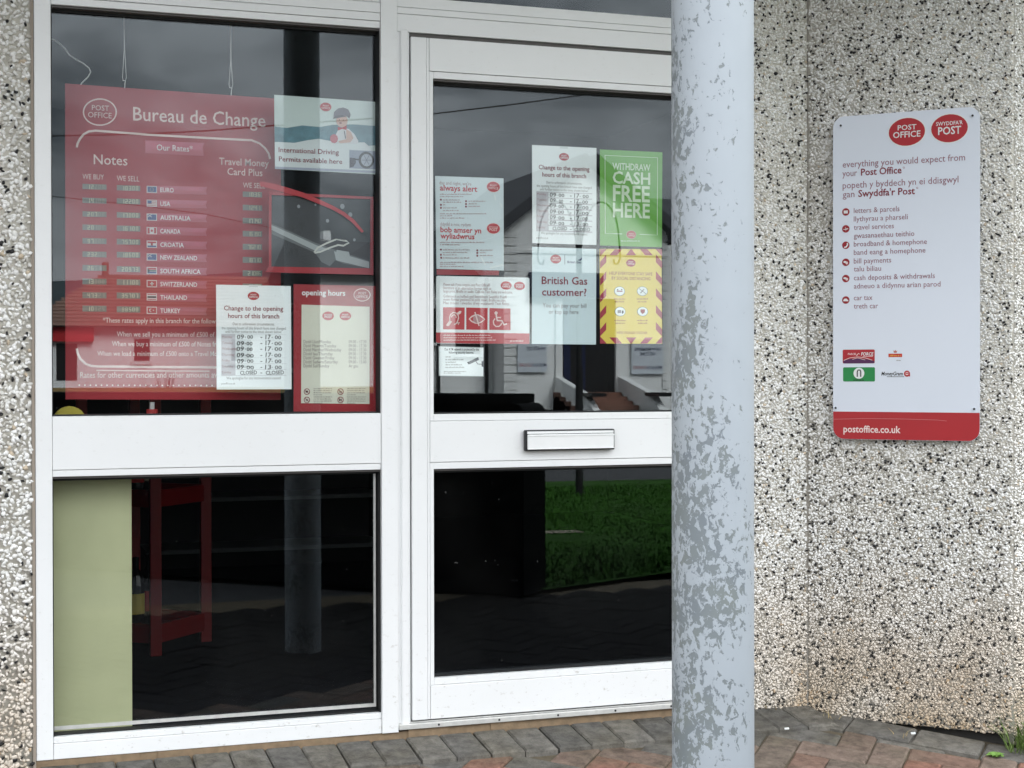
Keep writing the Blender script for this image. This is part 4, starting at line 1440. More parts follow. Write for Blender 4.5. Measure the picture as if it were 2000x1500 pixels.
for k, (cx, cy) in enumerate(((1210, 568.7), (1254.5, 568.7), (1211, 608.5), (1255, 608.5))):
    q = MB()
    f.ell(q, cx, cy, 10.6, 9.3, F_DK, 1); f.ell(q, cx, cy, 9.8, 8.6, PAPER, 2)
    if k == 0:
        f.rect(q, cx - 5.5, cy - 1, cx + 5.5, cy + 1, REDD, 3); f.ell(q, cx - 4, cy - 3, 1.3, 1.3, F_DK, 3, 8); f.ell(q, cx + 4, cy - 3, 1.3, 1.3, F_DK, 3, 8)
    elif k == 1:
        f.line(q, [(cx - 6.5, cy - 5), (cx + 6.5, cy + 5)], 1, F_DK, 4); f.line(q, [(cx - 4, cy + 4), (cx + 3, cy - 4)], 2.2, GREYT, 3)
    elif k == 2:
        f.rect(q, cx - 5, cy - 3, cx + 2, cy + 3, GREYT, 3); f.ell(q, cx + 5, cy + 1, 1.8, 3.4, F_DK, 3, 10)
    else:
        f.poly(q, [(cx - 4.6, cy - 3.8), (cx - 1, cy - 4.6), (cx, cy - 3.6), (cx + 1, cy - 4.6), (cx + 4.6, cy - 3.8), (cx + 4, cy + 1.5), (cx, cy + 4.8), (cx - 4, cy + 1.5)], REDD, 3)
    q.build("advice_symbol", t, smooth='flatprint')

# ---------------------------------------------------------------- gas customer card
f, t = poster("gas_customer_poster", [(1039.4, 482), (1164.7, 486.3), (1164, 673), (1038.7, 671.8)], AQUA,
              "pale blue gas customer poster between the red accessibility sign and yellow poster", "poster", Y_P)
q = MB(); oval(f, q, 1085.3, 506, 10.6, 8.7, "en", txt=PINKW); q.build("oval_logo", t, smooth='flatprint')
q = MB()
f.rect(q, 1102.4, 497.5, 1103.4, 516.5, ink("ink_slate", 96, 104, 120), 2)
f.text(q, "British Gas", 1108, 513.8, 1135, 4.4, NAVY, 2, 0.012)
f.poly(q, [(1128, 508), (1133, 506.5), (1136, 502.3), (1136.2, 507), (1133.5, 509.2)], NAVY, 2)
q.build("flame_logo", t, smooth='flatprint')
q = MB()
GASR = ink("ink_gas_red", 146, 40, 56)
f.text(q, "British Gas", 1057.8, 554.5, 1147, 14.5, GASR, 2, 0.010)
f.text(q, "customer?", 1058.5, 577, 1145.5, 14.5, GASR, 2, 0.010)
f.text(q, "You can pay your bill", 1059.7, 600.2, 1145, 8.4, GREYT, 2)
f.text(q, "or top up here", 1071.8, 612.7, 1129.7, 8.4, GREYT, 2)
build_lines(q, t)

# ---------------------------------------------------------------- always-alert security poster
f, t = poster("security_poster", [(850, 343.6), (983.5, 348.2), (984, 528.4), (852.6, 525)], mat("pale_grey_card", rgb(220, 233, 237, .9), 0.42, vary=0.03, scale=7),
              "pale bilingual security poster with red bottom strip at the door edge", "poster", Y_P)
q = MB()
bar(q, f, [(852.8, 525.6), (975, 528.6), (974.5, 537.6), (853, 536.6)], REDD, -.0012, 0.0)
q.build("red_strip", t)
q = MB()
SALM = ink("ink_salmon_red", 200, 62, 70)
f.text(q, "day and night, we're", 858, 360, 920.5, 6.5, GREYR, 2)
f.text(q, "always alert", 859, 371.8, 932, 11, SALM, 2, 0.022)
f.text(q, "ddydd a nos, rydym", 859.6, 440.5, 919.5, 6.5, GREYR, 2)
f.text(q, "bob amser yn", 860, 453.3, 939.7, 10.5, SALM, 2, 0.022)
f.text(q, "wyliadwrus", 860, 465.5, 926.5, 10.5, SALM, 2, 0.022)
build_lines(q, t)
q = MB(); oval(f, q, 963.5, 365, 12.6, 10, "en", base=SALM, txt=PINKW, edge=PINKW); q.build("oval_logo", t, smooth='flatprint')
q = MB(); oval(f, q, 963.5, 446.3, 12.6, 10, "cy", base=SALM, txt=PINKW, edge=PINKW); q.build("oval_logo", t, smooth='flatprint')
q = MB()
for (a, b, y) in ((859, 922, 380.5), (859, 906, 385), (865, 898, 391.5), (865, 901, 396), (865, 870, 401), (865, 894, 407), (865, 896, 412.3), (915, 948, 394), (915, 931, 399), (915, 937, 404.2),
                  (859, 950, 418.5), (859, 883, 422.5), (859, 908, 427), (859, 948, 474.5), (859, 900, 479), (865, 917, 489), (865, 914, 494), (865, 893, 498.7), (865, 919, 504.8), (937, 963, 489.5), (937, 949, 494.5), (937, 962, 500),
                  (859, 965, 513.5), (859, 890, 517), (859, 906, 521.5)):
    f.greek(q, a, y, b, 2.6, GREYR, 2, 3)
for x_, y_ in ((861, 390), (861, 400), (861, 406), (910, 393), (910, 398.5), (910, 403.5), (861, 487.5), (861, 497.6), (861.5, 503.5), (932, 489), (932, 494), (932, 499.5)):
    f.ell(q, x_, y_, 2.0, 2.0, PURP, 2, 10)
q.build("small_print", t, smooth='flatprint')
TAPE = mat("glossy_tape", rgb(240, 248, 248, .9), 0.12, vary=0.02)
q = MB()
for pp in ([(964.5, 381), (967.5, 380.5), (969, 391), (966.5, 392)], [(976, 397), (978.5, 396.5), (981.5, 406), (979, 406.5)],
           [(938, 502), (940, 500), (949, 517), (946, 518)], [(955, 522), (982, 515.5), (983, 519), (958, 525)]):
    q = MB(); f.poly(q, pp, TAPE, 3); q.build("tape", t, smooth='flatprint')

# ---------------------------------------------------------------- accessibility sign
f, t = poster("accessibility_sign", [(852.4, 538), (1034.4, 543), (1034, 672), (851.6, 670)], PAPER,
              "white and red bilingual accessibility sign with three symbol squares", "sign", Y_P, 0.002, r=0.006)
q = MB()
f.poly(q, [(851.8, 649.2), (1034, 651.2), (1034, 671), (1031, 671.8), (855, 669.9), (851.8, 668)], SALM, 1)
q.build("red_band", t, smooth='flatprint')
q = MB()
for s, x1, y in (("Please ask if you require any Post Office®", 957, 558), ("literature in an alternative format such as", 959, 564.6), ("large print, Braille or audio. Calls via Text Relay are welcome.", 1001, 571.2),
                 ("Gofynnwch os hoffech gael llenyddiaeth Swyddfa'r Post®", 990, 581), ("mewn fformat gwahanol fel print mawr, Braille neu sain.", 988, 587.4), ("Mae croeso i alwadau drwy wasanaeth Text Relay.", 995, 594)):
    f.text(q, s, 866, y, x1, 5.4, GREYR, 2)
for k in range(3):
    f.greek(q, 866, 656 + k * 4.6, 958 + k * 5, 2.8, PINKW, 2, k)
f.greek(q, 996, 667, 1022, 2.8, PINKW, 2, 7)
build_lines(q, t)
q = MB(); oval(f, q, 988.4, 557.6, 10.7, 8.2, "en", base=SALM); q.build("oval_logo", t, smooth='flatprint')
q = MB(); oval(f, q, 1014.4, 558.4, 10.7, 8.2, "cy", base=SALM); q.build("oval_logo", t, smooth='flatprint')
c8 = lambda L: [(840 + a / 5, 520 + b / 5) for a, b in L]
q = MB()   # hearing aid symbol
f.poly(q, c8([(127, 400), (338, 403), (335, 619), (126, 616)]), SALM, 1)
f.line(q, c8([(192, 535), (190, 500), (200, 470), (225, 452), (250, 455), (272, 475), (278, 505), (268, 535), (255, 560), (235, 570)]), 2.2, PINKW, 2)
f.line(q, c8([(208, 500), (215, 480), (235, 472), (250, 485), (254, 505)]), 2.0, PINKW, 2)
f.poly(q, c8([(262, 455), (290, 434), (306, 440), (298, 462), (272, 475)]), PINKW, 2)
f.poly(q, c8([(158, 570), (188, 530), (215, 540), (182, 584), (160, 584)]), PINKW, 2)
f.line(q, c8([(262, 553), (290, 553)]), 1.6, PINKW, 2); f.line(q, c8([(276, 553), (276, 572)]), 1.6, PINKW, 2)
q.build("hearing_symbol", t, smooth='flatprint')
q = MB()   # low vision symbol
f.poly(q, c8([(353, 403), (562, 408), (560, 622), (353, 619)]), SALM, 1)
f.line(q, c8([(382, 515), (405, 492), (440, 476), (470, 477), (500, 492), (533, 518), (500, 545), (470, 556), (440, 553), (405, 538)]), 2.6, PINKW, 2, True)
f.ell(q, 840 + 455 / 5, 520 + 516 / 5, 7.4, 7.6, ink("icon_grey", 196, 150, 152), 3, 20)
f.line(q, c8([(436, 447), (477, 582)]), 2.6, PINKW, 4)
q.build("vision_symbol", t, smooth='flatprint')
q = MB()   # wheelchair symbol
f.poly(q, c8([(580, 409), (785, 413), (785, 624), (578, 621)]), SALM, 1)
f.ell(q, 840 + 644 / 5, 520 + 457 / 5, 3.2, 3.3, PINKW, 2, 16)
f.line(q, c8([(644, 470), (650, 505), (655, 530), (700, 532), (722, 572), (750, 562)]), 3.0, PINKW, 2)
f.line(q, c8([(650, 500), (692, 502)]), 2.2, PINKW, 2)
f.line(q, c8([(634, 510), (617, 535), (620, 565), (642, 588), (672, 588), (694, 568), (697, 552)]), 2.4, PINKW, 2)
q.build("wheelchair_symbol", t, smooth='flatprint')

# ---------------------------------------------------------------- camera notice
f, t = poster("camera_notice", [(856, 675.4), (945.2, 678), (944.7, 736), (856.4, 734.6)], ink("notice_edge_grey", 120, 128, 130),
              "small grey-edged notice with a security camera drawing", "notice", Y_P)
q = MB()
f.poly(q, [(857.2, 676.7), (944, 679.2), (943.6, 734.7), (857.6, 733.4)], PAPER, 1)
q.build("white_face", t, smooth='flatprint')
q = MB()
f.text(q, "Our ATM network is protected by the", 868, 684.6, 935, 5, BLACKI, 2, 0.012)
f.text(q, "following security features:", 876.4, 690.6, 925, 5, BLACKI, 2, 0.012)
for x1, y in ((881, 698), (905, 703.5), (890, 708.5), (902, 713.5), (907, 718.5)):
    f.greek(q, 870, y, x1, 2.8, GREYT, 2, 5)
f.greek(q, 867, 726.5, 910, 2.0, GREYT, 2, 6); f.greek(q, 867, 729.5, 900, 2.0, GREYT, 2, 8)
build_lines(q, t)
q = MB()
CAMG = ink("camera_grey", 92, 96, 102)
f.poly(q, c8([(368, 935), (470, 887), (476, 915), (385, 957)]), CAMG, 2)
f.poly(q, c8([(360, 936), (372, 931), (384, 955), (372, 956)]), BLACKI, 3)
f.line(q, c8([(444, 925), (465, 955), (502, 956)]), 1.3, CAMG, 2)
f.poly(q, c8([(502, 928), (521, 925), (521, 985), (502, 978)]), CAMG, 2)
q.build("camera_drawing", t, smooth='flatprint')

# ---------------------------------------------------------------- the sign on the splayed wall
fs_sign = Face(P_C + N_SP * 0.026, U_SP, N_SP)
SC_ = [(1627, 229), (1915, 208), (1913, 861), (1627, 858)]
f = fs_sign
t = thing("wall_sign", center(f, SC_), "tall white bilingual post office sign with red foot on the pebble-dashed wall", "sign")
a0 = (f.ab(1627, 300)[0] + f.ab(1627, 800)[0]) / 2; a1 = (f.ab(1915, 300)[0] + f.ab(1913, 800)[0]) / 2
b1 = (f.ab(1665, 226)[1] + f.ab(1880, 210)[1]) / 2; b0 = (f.ab(1660, 858)[1] + f.ab(1890, 861.5)[1]) / 2
q = MB()
q.prism([f.P(a, b) for a, b in rrect(a0, b0, a1, b1, 0.036, 10)], -f.n * 0.004, SIGNW)
q.build("panel", t)
q = MB()
bm_ = (f.ab(1640, 804)[1] + f.ab(1900, 806)[1]) / 2
ring_ = [(a, b) for a, b in rrect(a0 + .0006, b0 + .0006, a1 - .0006, bm_ + .05, 0.0356, 10) if b < bm_]
ring_ = ring_ + [(a1 - .0006, bm_), (a0 + .0006, bm_)]
cx_ = (a0 + a1) / 2
ring_.sort(key=lambda p: math.atan2(p[1] - (b0 + bm_) / 2, p[0] - cx_))
q.add([f.P(a, b, 0.0004) for a, b in ring_], [tuple(range(len(ring_)))], mat("sign_red", rgb(178, 22, 32, .9), 0.35, vary=0.12, scale=14, coat=.3))
q.build("red_foot", t, smooth='flatprint')
q = MB(); oval(f, q, 1771.2, 257.6, 35.6, 27.2, "en", edge=WHITE, layer=1); o_ = q.build("oval_logo", t, smooth='flatprint')
q = MB(); oval(f, q, 1854.4, 250.6, 36, 27.4, "cy", edge=WHITE, layer=1); q.build("oval_logo", t, smooth='flatprint')
q = MB()
f.text(q, "everything you would expect from", 1646, 327.6, 1885, 12.5, PURPL, 2)
f.text(q, "your", 1645.5, 345, 1674, 12.5, PURPL, 2)
f.text(q, "Post Office", 1681.7, 342.8, 1761, 13, PURP, 2, 0.016)
f.text(q, "popeth y byddech yn ei ddisgwyl", 1646, 368.5, 1872, 12.5, PURPL, 2)
f.text(q, "gan", 1646, 386, 1669, 12.5, PURPL, 2)
f.text(q, "Swyddfa'r Post", 1676.5, 384.6, 1787, 13, PURP, 2, 0.016)
f.ring(q, 1765.5, 327.5, 1.6, 1.6, .7, PURPL, 2, 10); f.ring(q, 1791.5, 367, 1.6, 1.6, .7, PURPL, 2, 10)
build_lines(q, t)
q = MB()
for s, x1, y in (("letters & parcels", 1757, 416.4), ("llythyrau a pharseli", 1773, 432.7), ("travel services", 1746, 449), ("gwasanaethau teithio", 1786, 465.4),
                 ("broadband & homephone", 1810.5, 481.7), ("band eang a homephone", 1807.7, 498), ("bill payments", 1740.7, 514.8), ("talu biliau", 1721, 530.3),
                 ("cash deposits & withdrawals", 1826, 547.5), ("adneuo a didynnu arian parod", 1837, 563.8), ("car tax", 1704, 586.5), ("treth car", 1715, 602.8)):
    f.text(q, s, 1667.7, y, x1, 10, PURPL, 2)
build_lines(q, t)
for k, yy in enumerate((414, 447, 479, 512.3, 544, 586)):
    q = MB()
    cx, cy = 1652, yy
    f.ell(q, cx, cy, 7.3, 7.4, REDD, 1, 22)
    if k == 0:
        f.rect(q, cx - 4, cy - 2.6, cx + 4, cy + 2.8, WHITE, 2)
    elif k == 1:
        f.poly(q, [(cx - 5, cy + 1), (cx + 4.6, cy - 1.2), (cx + 5, cy + .6), (cx - 4, cy + 2)], WHITE, 2); f.poly(q, [(cx - 1.5, cy - 4.6), (cx + 1.8, cy + .2), (cx - .5, cy + 4.8), (cx + .2, cy)], WHITE, 3)
    elif k == 2:
        f.line(q, [(cx + 3, cy - 4.4), (cx + 3.4, cy - .5), (cx + 1, cy + 3), (cx - 3, cy + 4.4)], 2.6, WHITE, 2)
    elif k == 5:
        f.poly(q, [(cx - 5, cy + 2.4), (cx - 4.6, cy - .2), (cx - 2, cy - 2.8), (cx + 2, cy - 2.8), (cx + 3.6, cy - .4), (cx + 5, cy + .2), (cx + 5, cy + 2.4)], WHITE, 2)
    else:
        f.ell(q, cx - 1.6, cy - .6, 3.2, 1.9, WHITE, 2, 12); f.ell(q, cx + 2, cy + 1.4, 2.6, 2.8, PINKW, 2, 12)
    q.build("service_symbol", t, smooth='flatprint')
q = MB()   # red parcels mark
f.rect(q, 1646, 683, 1708.5, 709.7, RED, 1, 0.004); f.poly(q, [(1647, 704.5), (1660, 701), (1678, 700), (1695, 702), (1708, 705), (1708, 708.6), (1705, 709.6), (1649, 709.8), (1647, 708)], ink("mark_purple", 84, 30, 84), 2)
f.text(q, "FORCE", 1682, 694.5, 1705.5, 6.2, WHITE, 3, 0.02, slant=.15); f.text(q, "PARCEL", 1656, 693.3, 1673, 3.6, PINKW, 3, 0.014, slant=.15)
f.line(q, [(1673, 695), (1677, 690), (1679, 692)], 1.2, PINKW, 3); f.rect(q, 1685, 695.8, 1705, 696.6, PINKW, 3)
f.line(q, [(1648, 704), (1660, 699), (1675, 697), (1690, 699), (1704, 703.5)], 1.0, PINKW, 3); f.line(q, [(1665, 702), (1675, 699), (1690, 703)], .8, PINKW, 3)
q.build("red_parcel_mark", t, smooth='flatprint')
q = MB()   # green transfer mark
f.rect(q, 1646.7, 717.4, 1709, 745.2, ink("mark_green", 30, 142, 72), 1, 0.004); f.ell(q, 1677.7, 729, 10.6, 10.8, WHITE, 2)
f.line(q, [(1674.5, 736), (1674.5, 726), (1676, 722.8), (1680, 722.8), (1681.3, 726), (1681.3, 736)], 2.2, BLACKI, 3); f.greek(q, 1667, 743.4, 1688, 3.4, BLACKI, 3, 2)
q.build("green_mark", t, smooth='flatprint')
q = MB()   # mail mark
f.rect(q, 1735.4, 690.8, 1762, 697.4, ink("mark_mail_red", 200, 40, 36), 1); f.greek(q, 1738, 695.8, 1760, 3.0, ink("mark_mail_yellow", 236, 190, 70), 2, 1)
f.poly(q, [(1746, 689), (1744.6, 684), (1747, 686), (1748.6, 683.2), (1750.4, 686), (1752.8, 684), (1751.4, 689)], ink("mark_crown", 196, 120, 110), 1); f.greek(q, 1751, 705, 1761, 2.6, GREYT, 1, 1)
q.build("mail_mark", t, smooth='flatprint')
q = MB()   # money transfer mark
f.text(q, "MoneyGram", 1721.4, 733.2, 1763, 7, BLACKI, 1, 0.02, slant=.2); f.rect(q, 1732, 735.3, 1766, 736.3, BLACKI, 1)
f.ell(q, 1771.5, 729.8, 6, 6.2, RED, 1, 18); f.line(q, [(1768.6, 729), (1771.5, 727), (1774.4, 729)], 1.2, PINKW, 2); f.rect(q, 1769, 730.4, 1774, 732.2, PINKW, 2)
f.poly(q, [(1774, 733.5), (1777.8, 731.5), (1777.2, 736)], RED, 1)
q.build("money_mark", t, smooth='flatprint')
q = MB()
f.text(q, "postoffice.co.uk", 1647.4, 844, 1759, 13, PINKW, 2, 0.018)
f.line(q, [(1627.5, 818.8), (1690, 817.3), (1770, 818.4), (1830, 820.3), (1849, 822.2)], 0.7, ink("scratch_pink", 214, 128, 130), 2)
q.build("web_address", t, smooth='flatprint')
for (cx, cy) in ((1642.5, 245.5), (1899.8, 226), (1632.4, 796.7), (1902.7, 798.8)):
    q = MB()
    a, b = f.ab(cx, cy)
    q.prism([f.P(a + .0062 * math.cos(k * .3927), b + .0062 * math.sin(k * .3927), .0002) for k in range(16)], f.n * .0022, SIGNW)
    q.prism([f.P(a + .0036 * math.cos(k * .3927), b + .0036 * math.sin(k * .3927), .0025) for k in range(16)], f.n * .0006, BLACKP)
    q.build("screw", t)

# ================================================================== THINGS INSIDE THE SHOP
# pale green backboard against the lower pane
yb = 0.115
q = MB()
PG = mat("pale_green_board", (0.50, 0.51, 0.31, 1), 0.6, vary=0.16, scale=7, bump=0.2, bscale=60)
p0, p1 = W(100, 1440, yb), W(258.5, 1428, yb)
q.box((p0[0] - .12, yb, Z_FL), (p1[0], yb + 0.018, Z_MB + .06), PG, 0.001)
tag(q.build("green_board", None, (p0[0], yb, Z_FL)), "pale green board standing against the lower window pane", "board")

# red wire display rack with bottles
RK = mat("red_rack", rgb(150, 12, 16, .62), 0.4, vary=0.08)
A_ = G(304, 1280, Z_FL); B_ = G(402, 1252, Z_FL)
dv = (B_ - A_); dv[2] = 0
ln_ = np.linalg.norm(dv); du = dv / ln_
dn2 = np.array([-du[1], du[0], 0])      # away into the shop
if dn2[0] > 0: dn2 = -dn2
t = thing("display_rack", tuple((A_ + B_) / 2), "red metal display rack beside the pale green board", "rack")
corn = [A_, B_, B_ + dn2 * .34, A_ + dn2 * .34]
for k, c in enumerate(corn):
    q = MB(); q.box((c[0] - .021, c[1] - .021, Z_FL), (c[0] + .021, c[1] + .021, 1.5), RK, .003); q.build("upright", t)
zs_ = [Z_FL + .075, 0.62, 1.08]
for zz in zs_:
    q = MB()
    lo = [np.array([c[0], c[1], zz - .03]) for c in corn]; hi = [np.array([c[0], c[1], zz + (.04 if zz < .3 else .035)]) for c in corn]
    for i in range(4):
        j = (i + 1) % 4
        d = corn[j] - corn[i]; d = d / np.linalg.norm(d); nn = np.array([-d[1], d[0], 0]) * .008
        q.hexa([lo[i] - nn, lo[j] - nn, lo[j] + nn, lo[i] + nn, hi[i] - nn, hi[j] - nn, hi[j] + nn, hi[i] + nn], RK)
    q.prism([lo[i] + np.array([0, 0, .024]) for i in range(4)], (0, 0, .005), RK)
    q.build("shelf", t)
BOT = mat("dark_bottle", (0.012, 0.012, 0.014, 1), 0.2); BL1 = mat("bottle_label", (0.45, 0.40, 0.30, 1), .6); BL2 = mat("bottle_label_yellow", (0.55, .45, .06, 1), .6); BL3 = mat("bottle_label_red", (.4, .03, .03, 1), .6)
for zi, zz in enumerate(zs_[:2]):
    for k in range(3):
        c = A_ + du * (-.10 + .0 * k) - dn2 * 0 + du * 0
        bx = A_[0] + du[0] * (.06 + .09 * k) + dn2[0] * .20
        by_ = A_[1] + du[1] * (.06 + .09 * k) + dn2[1] * .20
        q = MB()
        z0 = zz + .0005
        prof = [(0.001, 0), (.032, 0), (.034, .02), (.034, .16), (.028, .20), (.013, .225), (.013, .27), (.001, .272)]
        vs2, fs2 = [], []
        for r_, h_ in prof:
            vs2 += [(bx + r_ * math.cos(j * math.pi / 6), by_ + r_ * math.sin(j * math.pi / 6), z0 + h_) for j in range(12)]
        for i in range(len(prof) - 1):
            for j in range(12):
                fs2.append((i * 12 + j, i * 12 + (j + 1) % 12, (i + 1) * 12 + (j + 1) % 12, (i + 1) * 12 + j))
        q.add(vs2, fs2, BOT)
        lm_ = (BL1, BL2, BL3)[(k + zi) % 3]
        for j in range(12):
            pass
        q.add([(bx + .0345 * math.cos(j * math.pi / 6), by_ + .0345 * math.sin(j * math.pi / 6), z0 + h_) for h_ in (.05, .13) for j in range(12)],
              [(j, (j + 1) % 12, 12 + (j + 1) % 12, 12 + j) for j in range(12)], lm_)
        lab = "dark bottle with %s label, %s on the rack's %s shelf" % (("cream", "yellow", "red")[(k + zi) % 3], ("nearest", "between two others", "last")[k], ("bottom", "middle")[zi])
        tag(q.build("bottle", None, (bx, by_, z0)), lab, "bottle", "bottles on the red display rack")

# long shelf unit deeper in the shop
SH = mat("grey_shelf", (0.12, 0.135, 0.14, 1), .5)
XS1 = W(752, 1000, 3.75)[0]
SHB = mat("shelf_back", (0.02, 0.02, 0.022, 1), .8)
t = thing("shelf_unit", (1.9, 3.9, Z_FL), "long low shelf unit standing deep in the dim shop", "shelf unit")
q = MB(); q.box((0.8, 4.12, Z_FL), (XS1, 4.16, 1.7), SHB); q.build("back_panel", t)
for zz in (Z_FL + .12, .42, .75, 1.1, 1.45):
    q = MB(); q.box((0.8, 3.75, zz), (XS1, 4.118, zz + .022), SH, .002); q.build("shelf", t)
# yellow tape reel and small red bottle on the middle rail
yy = 0.15
q = MB()
c0 = W(136, 812, yy)
vs2 = []
for r_, y_ in ((.047, 0), (.047, .03), (.024, .03), (.024, 0)):
    vs2 += [(c0[0] + r_ * math.cos(j * math.pi / 12), yy + y_, Z_MT - .022 + r_ * math.sin(j * math.pi / 12)) for j in range(24)]
q.add(vs2, [(i * 24 + j, i * 24 + (j + 1) % 24, ((i + 1) % 4) * 24 + (j + 1) % 24, ((i + 1) % 4) * 24 + j) for i in range(4) for j in range(24)], mat("yellow_reel", (.50, .42, .05, 1), .5))
tag(q.build("tape_reel", None, (c0[0], yy, Z_MT - .0695)), "yellow round reel low behind the window below the rate board", "reel")
# ledge the reel and the bottle stand on
q = MB(); q.box((X_L1, .10, Z_MT - .10), (X_M0, .32, Z_MT - .0705), SHB); tag(q.build("inner_ledge", None, (X_L1, .1, Z_MT - .10)), "dark inner ledge behind the middle rail of the window", "ledge")
q = MB(); c0 = W(297, 812, yy)
for a, b, r_, m in ((0, .085, .016, BL3), (.085, .105, .007, mat("clear_cap", (.5, .5, .5, 1), .3))):
    q.tube([(c0[0], yy, Z_MT - .0705 + a), (c0[0], yy, Z_MT - .0705 + b)], r_, m, 14)
tag(q.build("small_bottle", None, (c0[0], yy, Z_MT - .0705)), "small red bottle with pale cap standing below the rate board", "bottle")

# ================================================================== GROUND
# bricks of the forecourt, laid at 45 degrees with a grey border course along the front
def bricks():
    V, F, T = [], [], []
    rd = random.Random(21)

    def brick(cx, cy, ang, L, B, tone, lift=0.0):
        ca, sa = math.cos(ang), math.sin(ang)
        b = .006
        k = len(V)
        jz = rd.uniform(-.0022, .0022) + lift; cx += rd.uniform(-.0015, .0015); cy += rd.uniform(-.0015, .0015)
        for z, i in ((-.05, 0), (-.005, 0), (0.0, b)):
            for sx, sy in ((-1, -1), (1, -1), (1, 1), (-1, 1)):
                a, c = sx * (L / 2 - i), sy * (B / 2 - i)
                x, y = cx + a * ca - c * sa, cy + a * sa + c * ca
                V.append((x, y, ground(y) + z + jz))
        for r0 in (0, 4):
            for i in range(4):
                F.append((k + r0 + i, k + r0 + (i + 1) % 4, k + r0 + 4 + (i + 1) % 4, k + r0 + 4 + i)); T.append(tone)
        F.append((k + 8, k + 9, k + 10, k + 11)); T.append(tone)

    def tone_grey():
        return rd.uniform(0.0, 0.38)

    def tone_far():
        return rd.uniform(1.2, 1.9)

    def tone_any():
        return rd.uniform(0.0, .39) if rd.random() < .22 else rd.uniform(.4, 1.0)
    P = .205
    # front border: short side to the wall
    x = X_L0 - 1.2
    while x < X_C - .02:
        brick(x, .004 - .09, math.pi / 2 + rd.uniform(-.02, .02), .178, .1005, tone_grey(), .015)
        x += .1045
    s = .05
    while s < SP_LEN + 1.2:
        p = P_C + U_SP * s + N_SP * .075
        brick(p[0], p[1], math.radians(-45) + rd.uniform(-.01, .01), .198, .13, tone_grey(), .007)
        s += .205
    # herringbone field
    w, l = .1045, .209
    ang = math.radians(45 + 4)
    ca, sa = math.cos(ang), math.sin(ang)
    for i in range(-48, 48):
        for j in range(-48, 48):
            k4 = (i - j) % 4
            if k4 not in (0, 3):
                continue
            u_, v_, rot_ = ((i + 1) * w, (j + .5) * w, 0) if k4 == 0 else ((i + .5) * w, (j + 1) * w, math.pi / 2)
            X, Y = u_ * ca - v_ * sa + 1.4, u_ * sa + v_ * ca - 1.2
            if -1.6 < X < 4.4 and -3.1 < Y < -.13:
                rel = np.array([X, Y, 0]) - P_C     # nothing under the splayed wall
                if rel @ N_SP > 0.10 or rel @ U_SP < -.1:
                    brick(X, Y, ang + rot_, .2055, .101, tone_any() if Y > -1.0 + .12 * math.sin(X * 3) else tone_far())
    me = bpy.data.meshes.new("brick_paving")
    me.from_pydata(V, [], F)
    at = me.attributes.new("tone", 'FLOAT', 'FACE')
    at.data.foreach_set("value", T)
    me.materials.append(BRICK)
    me.update()
    o = bpy.data.objects.new("brick_pavement", me); COL.objects.link(o)
    tag(o, kind="structure")


bricks()
JOINT = mat("sandy_joint", (0.12, 0.10, 0.072, 1), 0.95, spec=.12, bump=1.0, bscale=150, vary=0.45, scale=25)
TARMAC = mat("tarmac", (0.065, 0.066, 0.068, 1), 0.95, spec=.12, bump=1.0, bscale=80, vary=0.3, scale=12)
q = MB()
ys3 = [0.12, 0.0, -.1, -.2, -.3, -.4, -.5, -3.4]
for i in range(len(ys3) - 1):
    ya, yb3 = ys3[i], ys3[i + 1]
    q.add([(-6, yb3, ground(yb3) - .007), (7, yb3, ground(yb3) - .007), (7, ya, ground(ya) - .007), (-6, ya, ground(ya) - .007)], [(0, 1, 2, 3)], JOINT)
tag(q.build("pavement", None, (0, 0, 0)), kind="structure")
q = MB()
q.add([(-400, -400, -.09), (400, -400, -.09), (400, 60, -.09), (-400, 60, -.09)], [(0, 1, 2, 3)], TARMAC)
tag(q.build("road", None, (0, 0, 0)), kind="structure")

# grass verge across the forecourt, with a worn path through it
ZG = -.05
GRS = mat("verge_grass", (0.026, 0.070, 0.012, 1), 0.95, vary=0.7, scale=3, spec=.05)
BLD = mat("grass_blade", (0.034, 0.100, 0.014, 1), 0.8, vary=0.5, scale=2.2, spec=.1)
g0, g1 = RG(1065, 1152, ZG), RG(1310, 1118, ZG)
far0, far1 = RG(1065, 944, ZG), RG(1310, 946, ZG)
q = MB()
q.add([(g0[0], g0[1], ZG), (g1[0], g1[1], ZG), (g1[0] + 8, g1[1] + .6, ZG), (far1[0] + 8, far1[1], ZG), (g0[0] - .02, far0[1] - .5, ZG)], [(0, 1, 2, 3, 4)], GRS)
tag(q.build("verge_ground", None, (0, 0, 0)), kind="structure")
nb = 42000
xs = RNG.uniform(g0[0], far1[0] + 2.5, nb); ysb = RNG.uniform(far1[1], max(g0[1], g1[1]), nb)
edge = g0[1] + (xs - g0[0]) * (g1[1] - g0[1]) / (g1[0] - g0[0])
pa, pb = RG(1065, 1052, ZG), RG(1140, 1040, ZG)
keep = (ysb < edge - .03)
onpath = (np.abs(ysb - (pa[1] + (xs - pa[0]) * .25)) < .22 + .05 * np.sin(xs * 9)) & (xs < pb[0])
keep &= ~onpath
xs, ysb = xs[keep], ysb[keep]
nb = len(xs)
th_ = RNG.uniform(0, 2 * math.pi, nb); hb = RNG.uniform(.012, .034, nb) * (1 + .5 * np.sin(xs * 2.1) * np.cos(ysb * 1.7)); wb = RNG.uniform(.006, .012, nb)
dx, dy = np.cos(th_), np.sin(th_)
Vb = np.zeros((nb, 3, 3))
Vb[:, 0] = np.stack([xs - dx * wb, ysb - dy * wb, np.full(nb, ZG)], 1); Vb[:, 1] = np.stack([xs + dx * wb, ysb + dy * wb, np.full(nb, ZG)], 1)
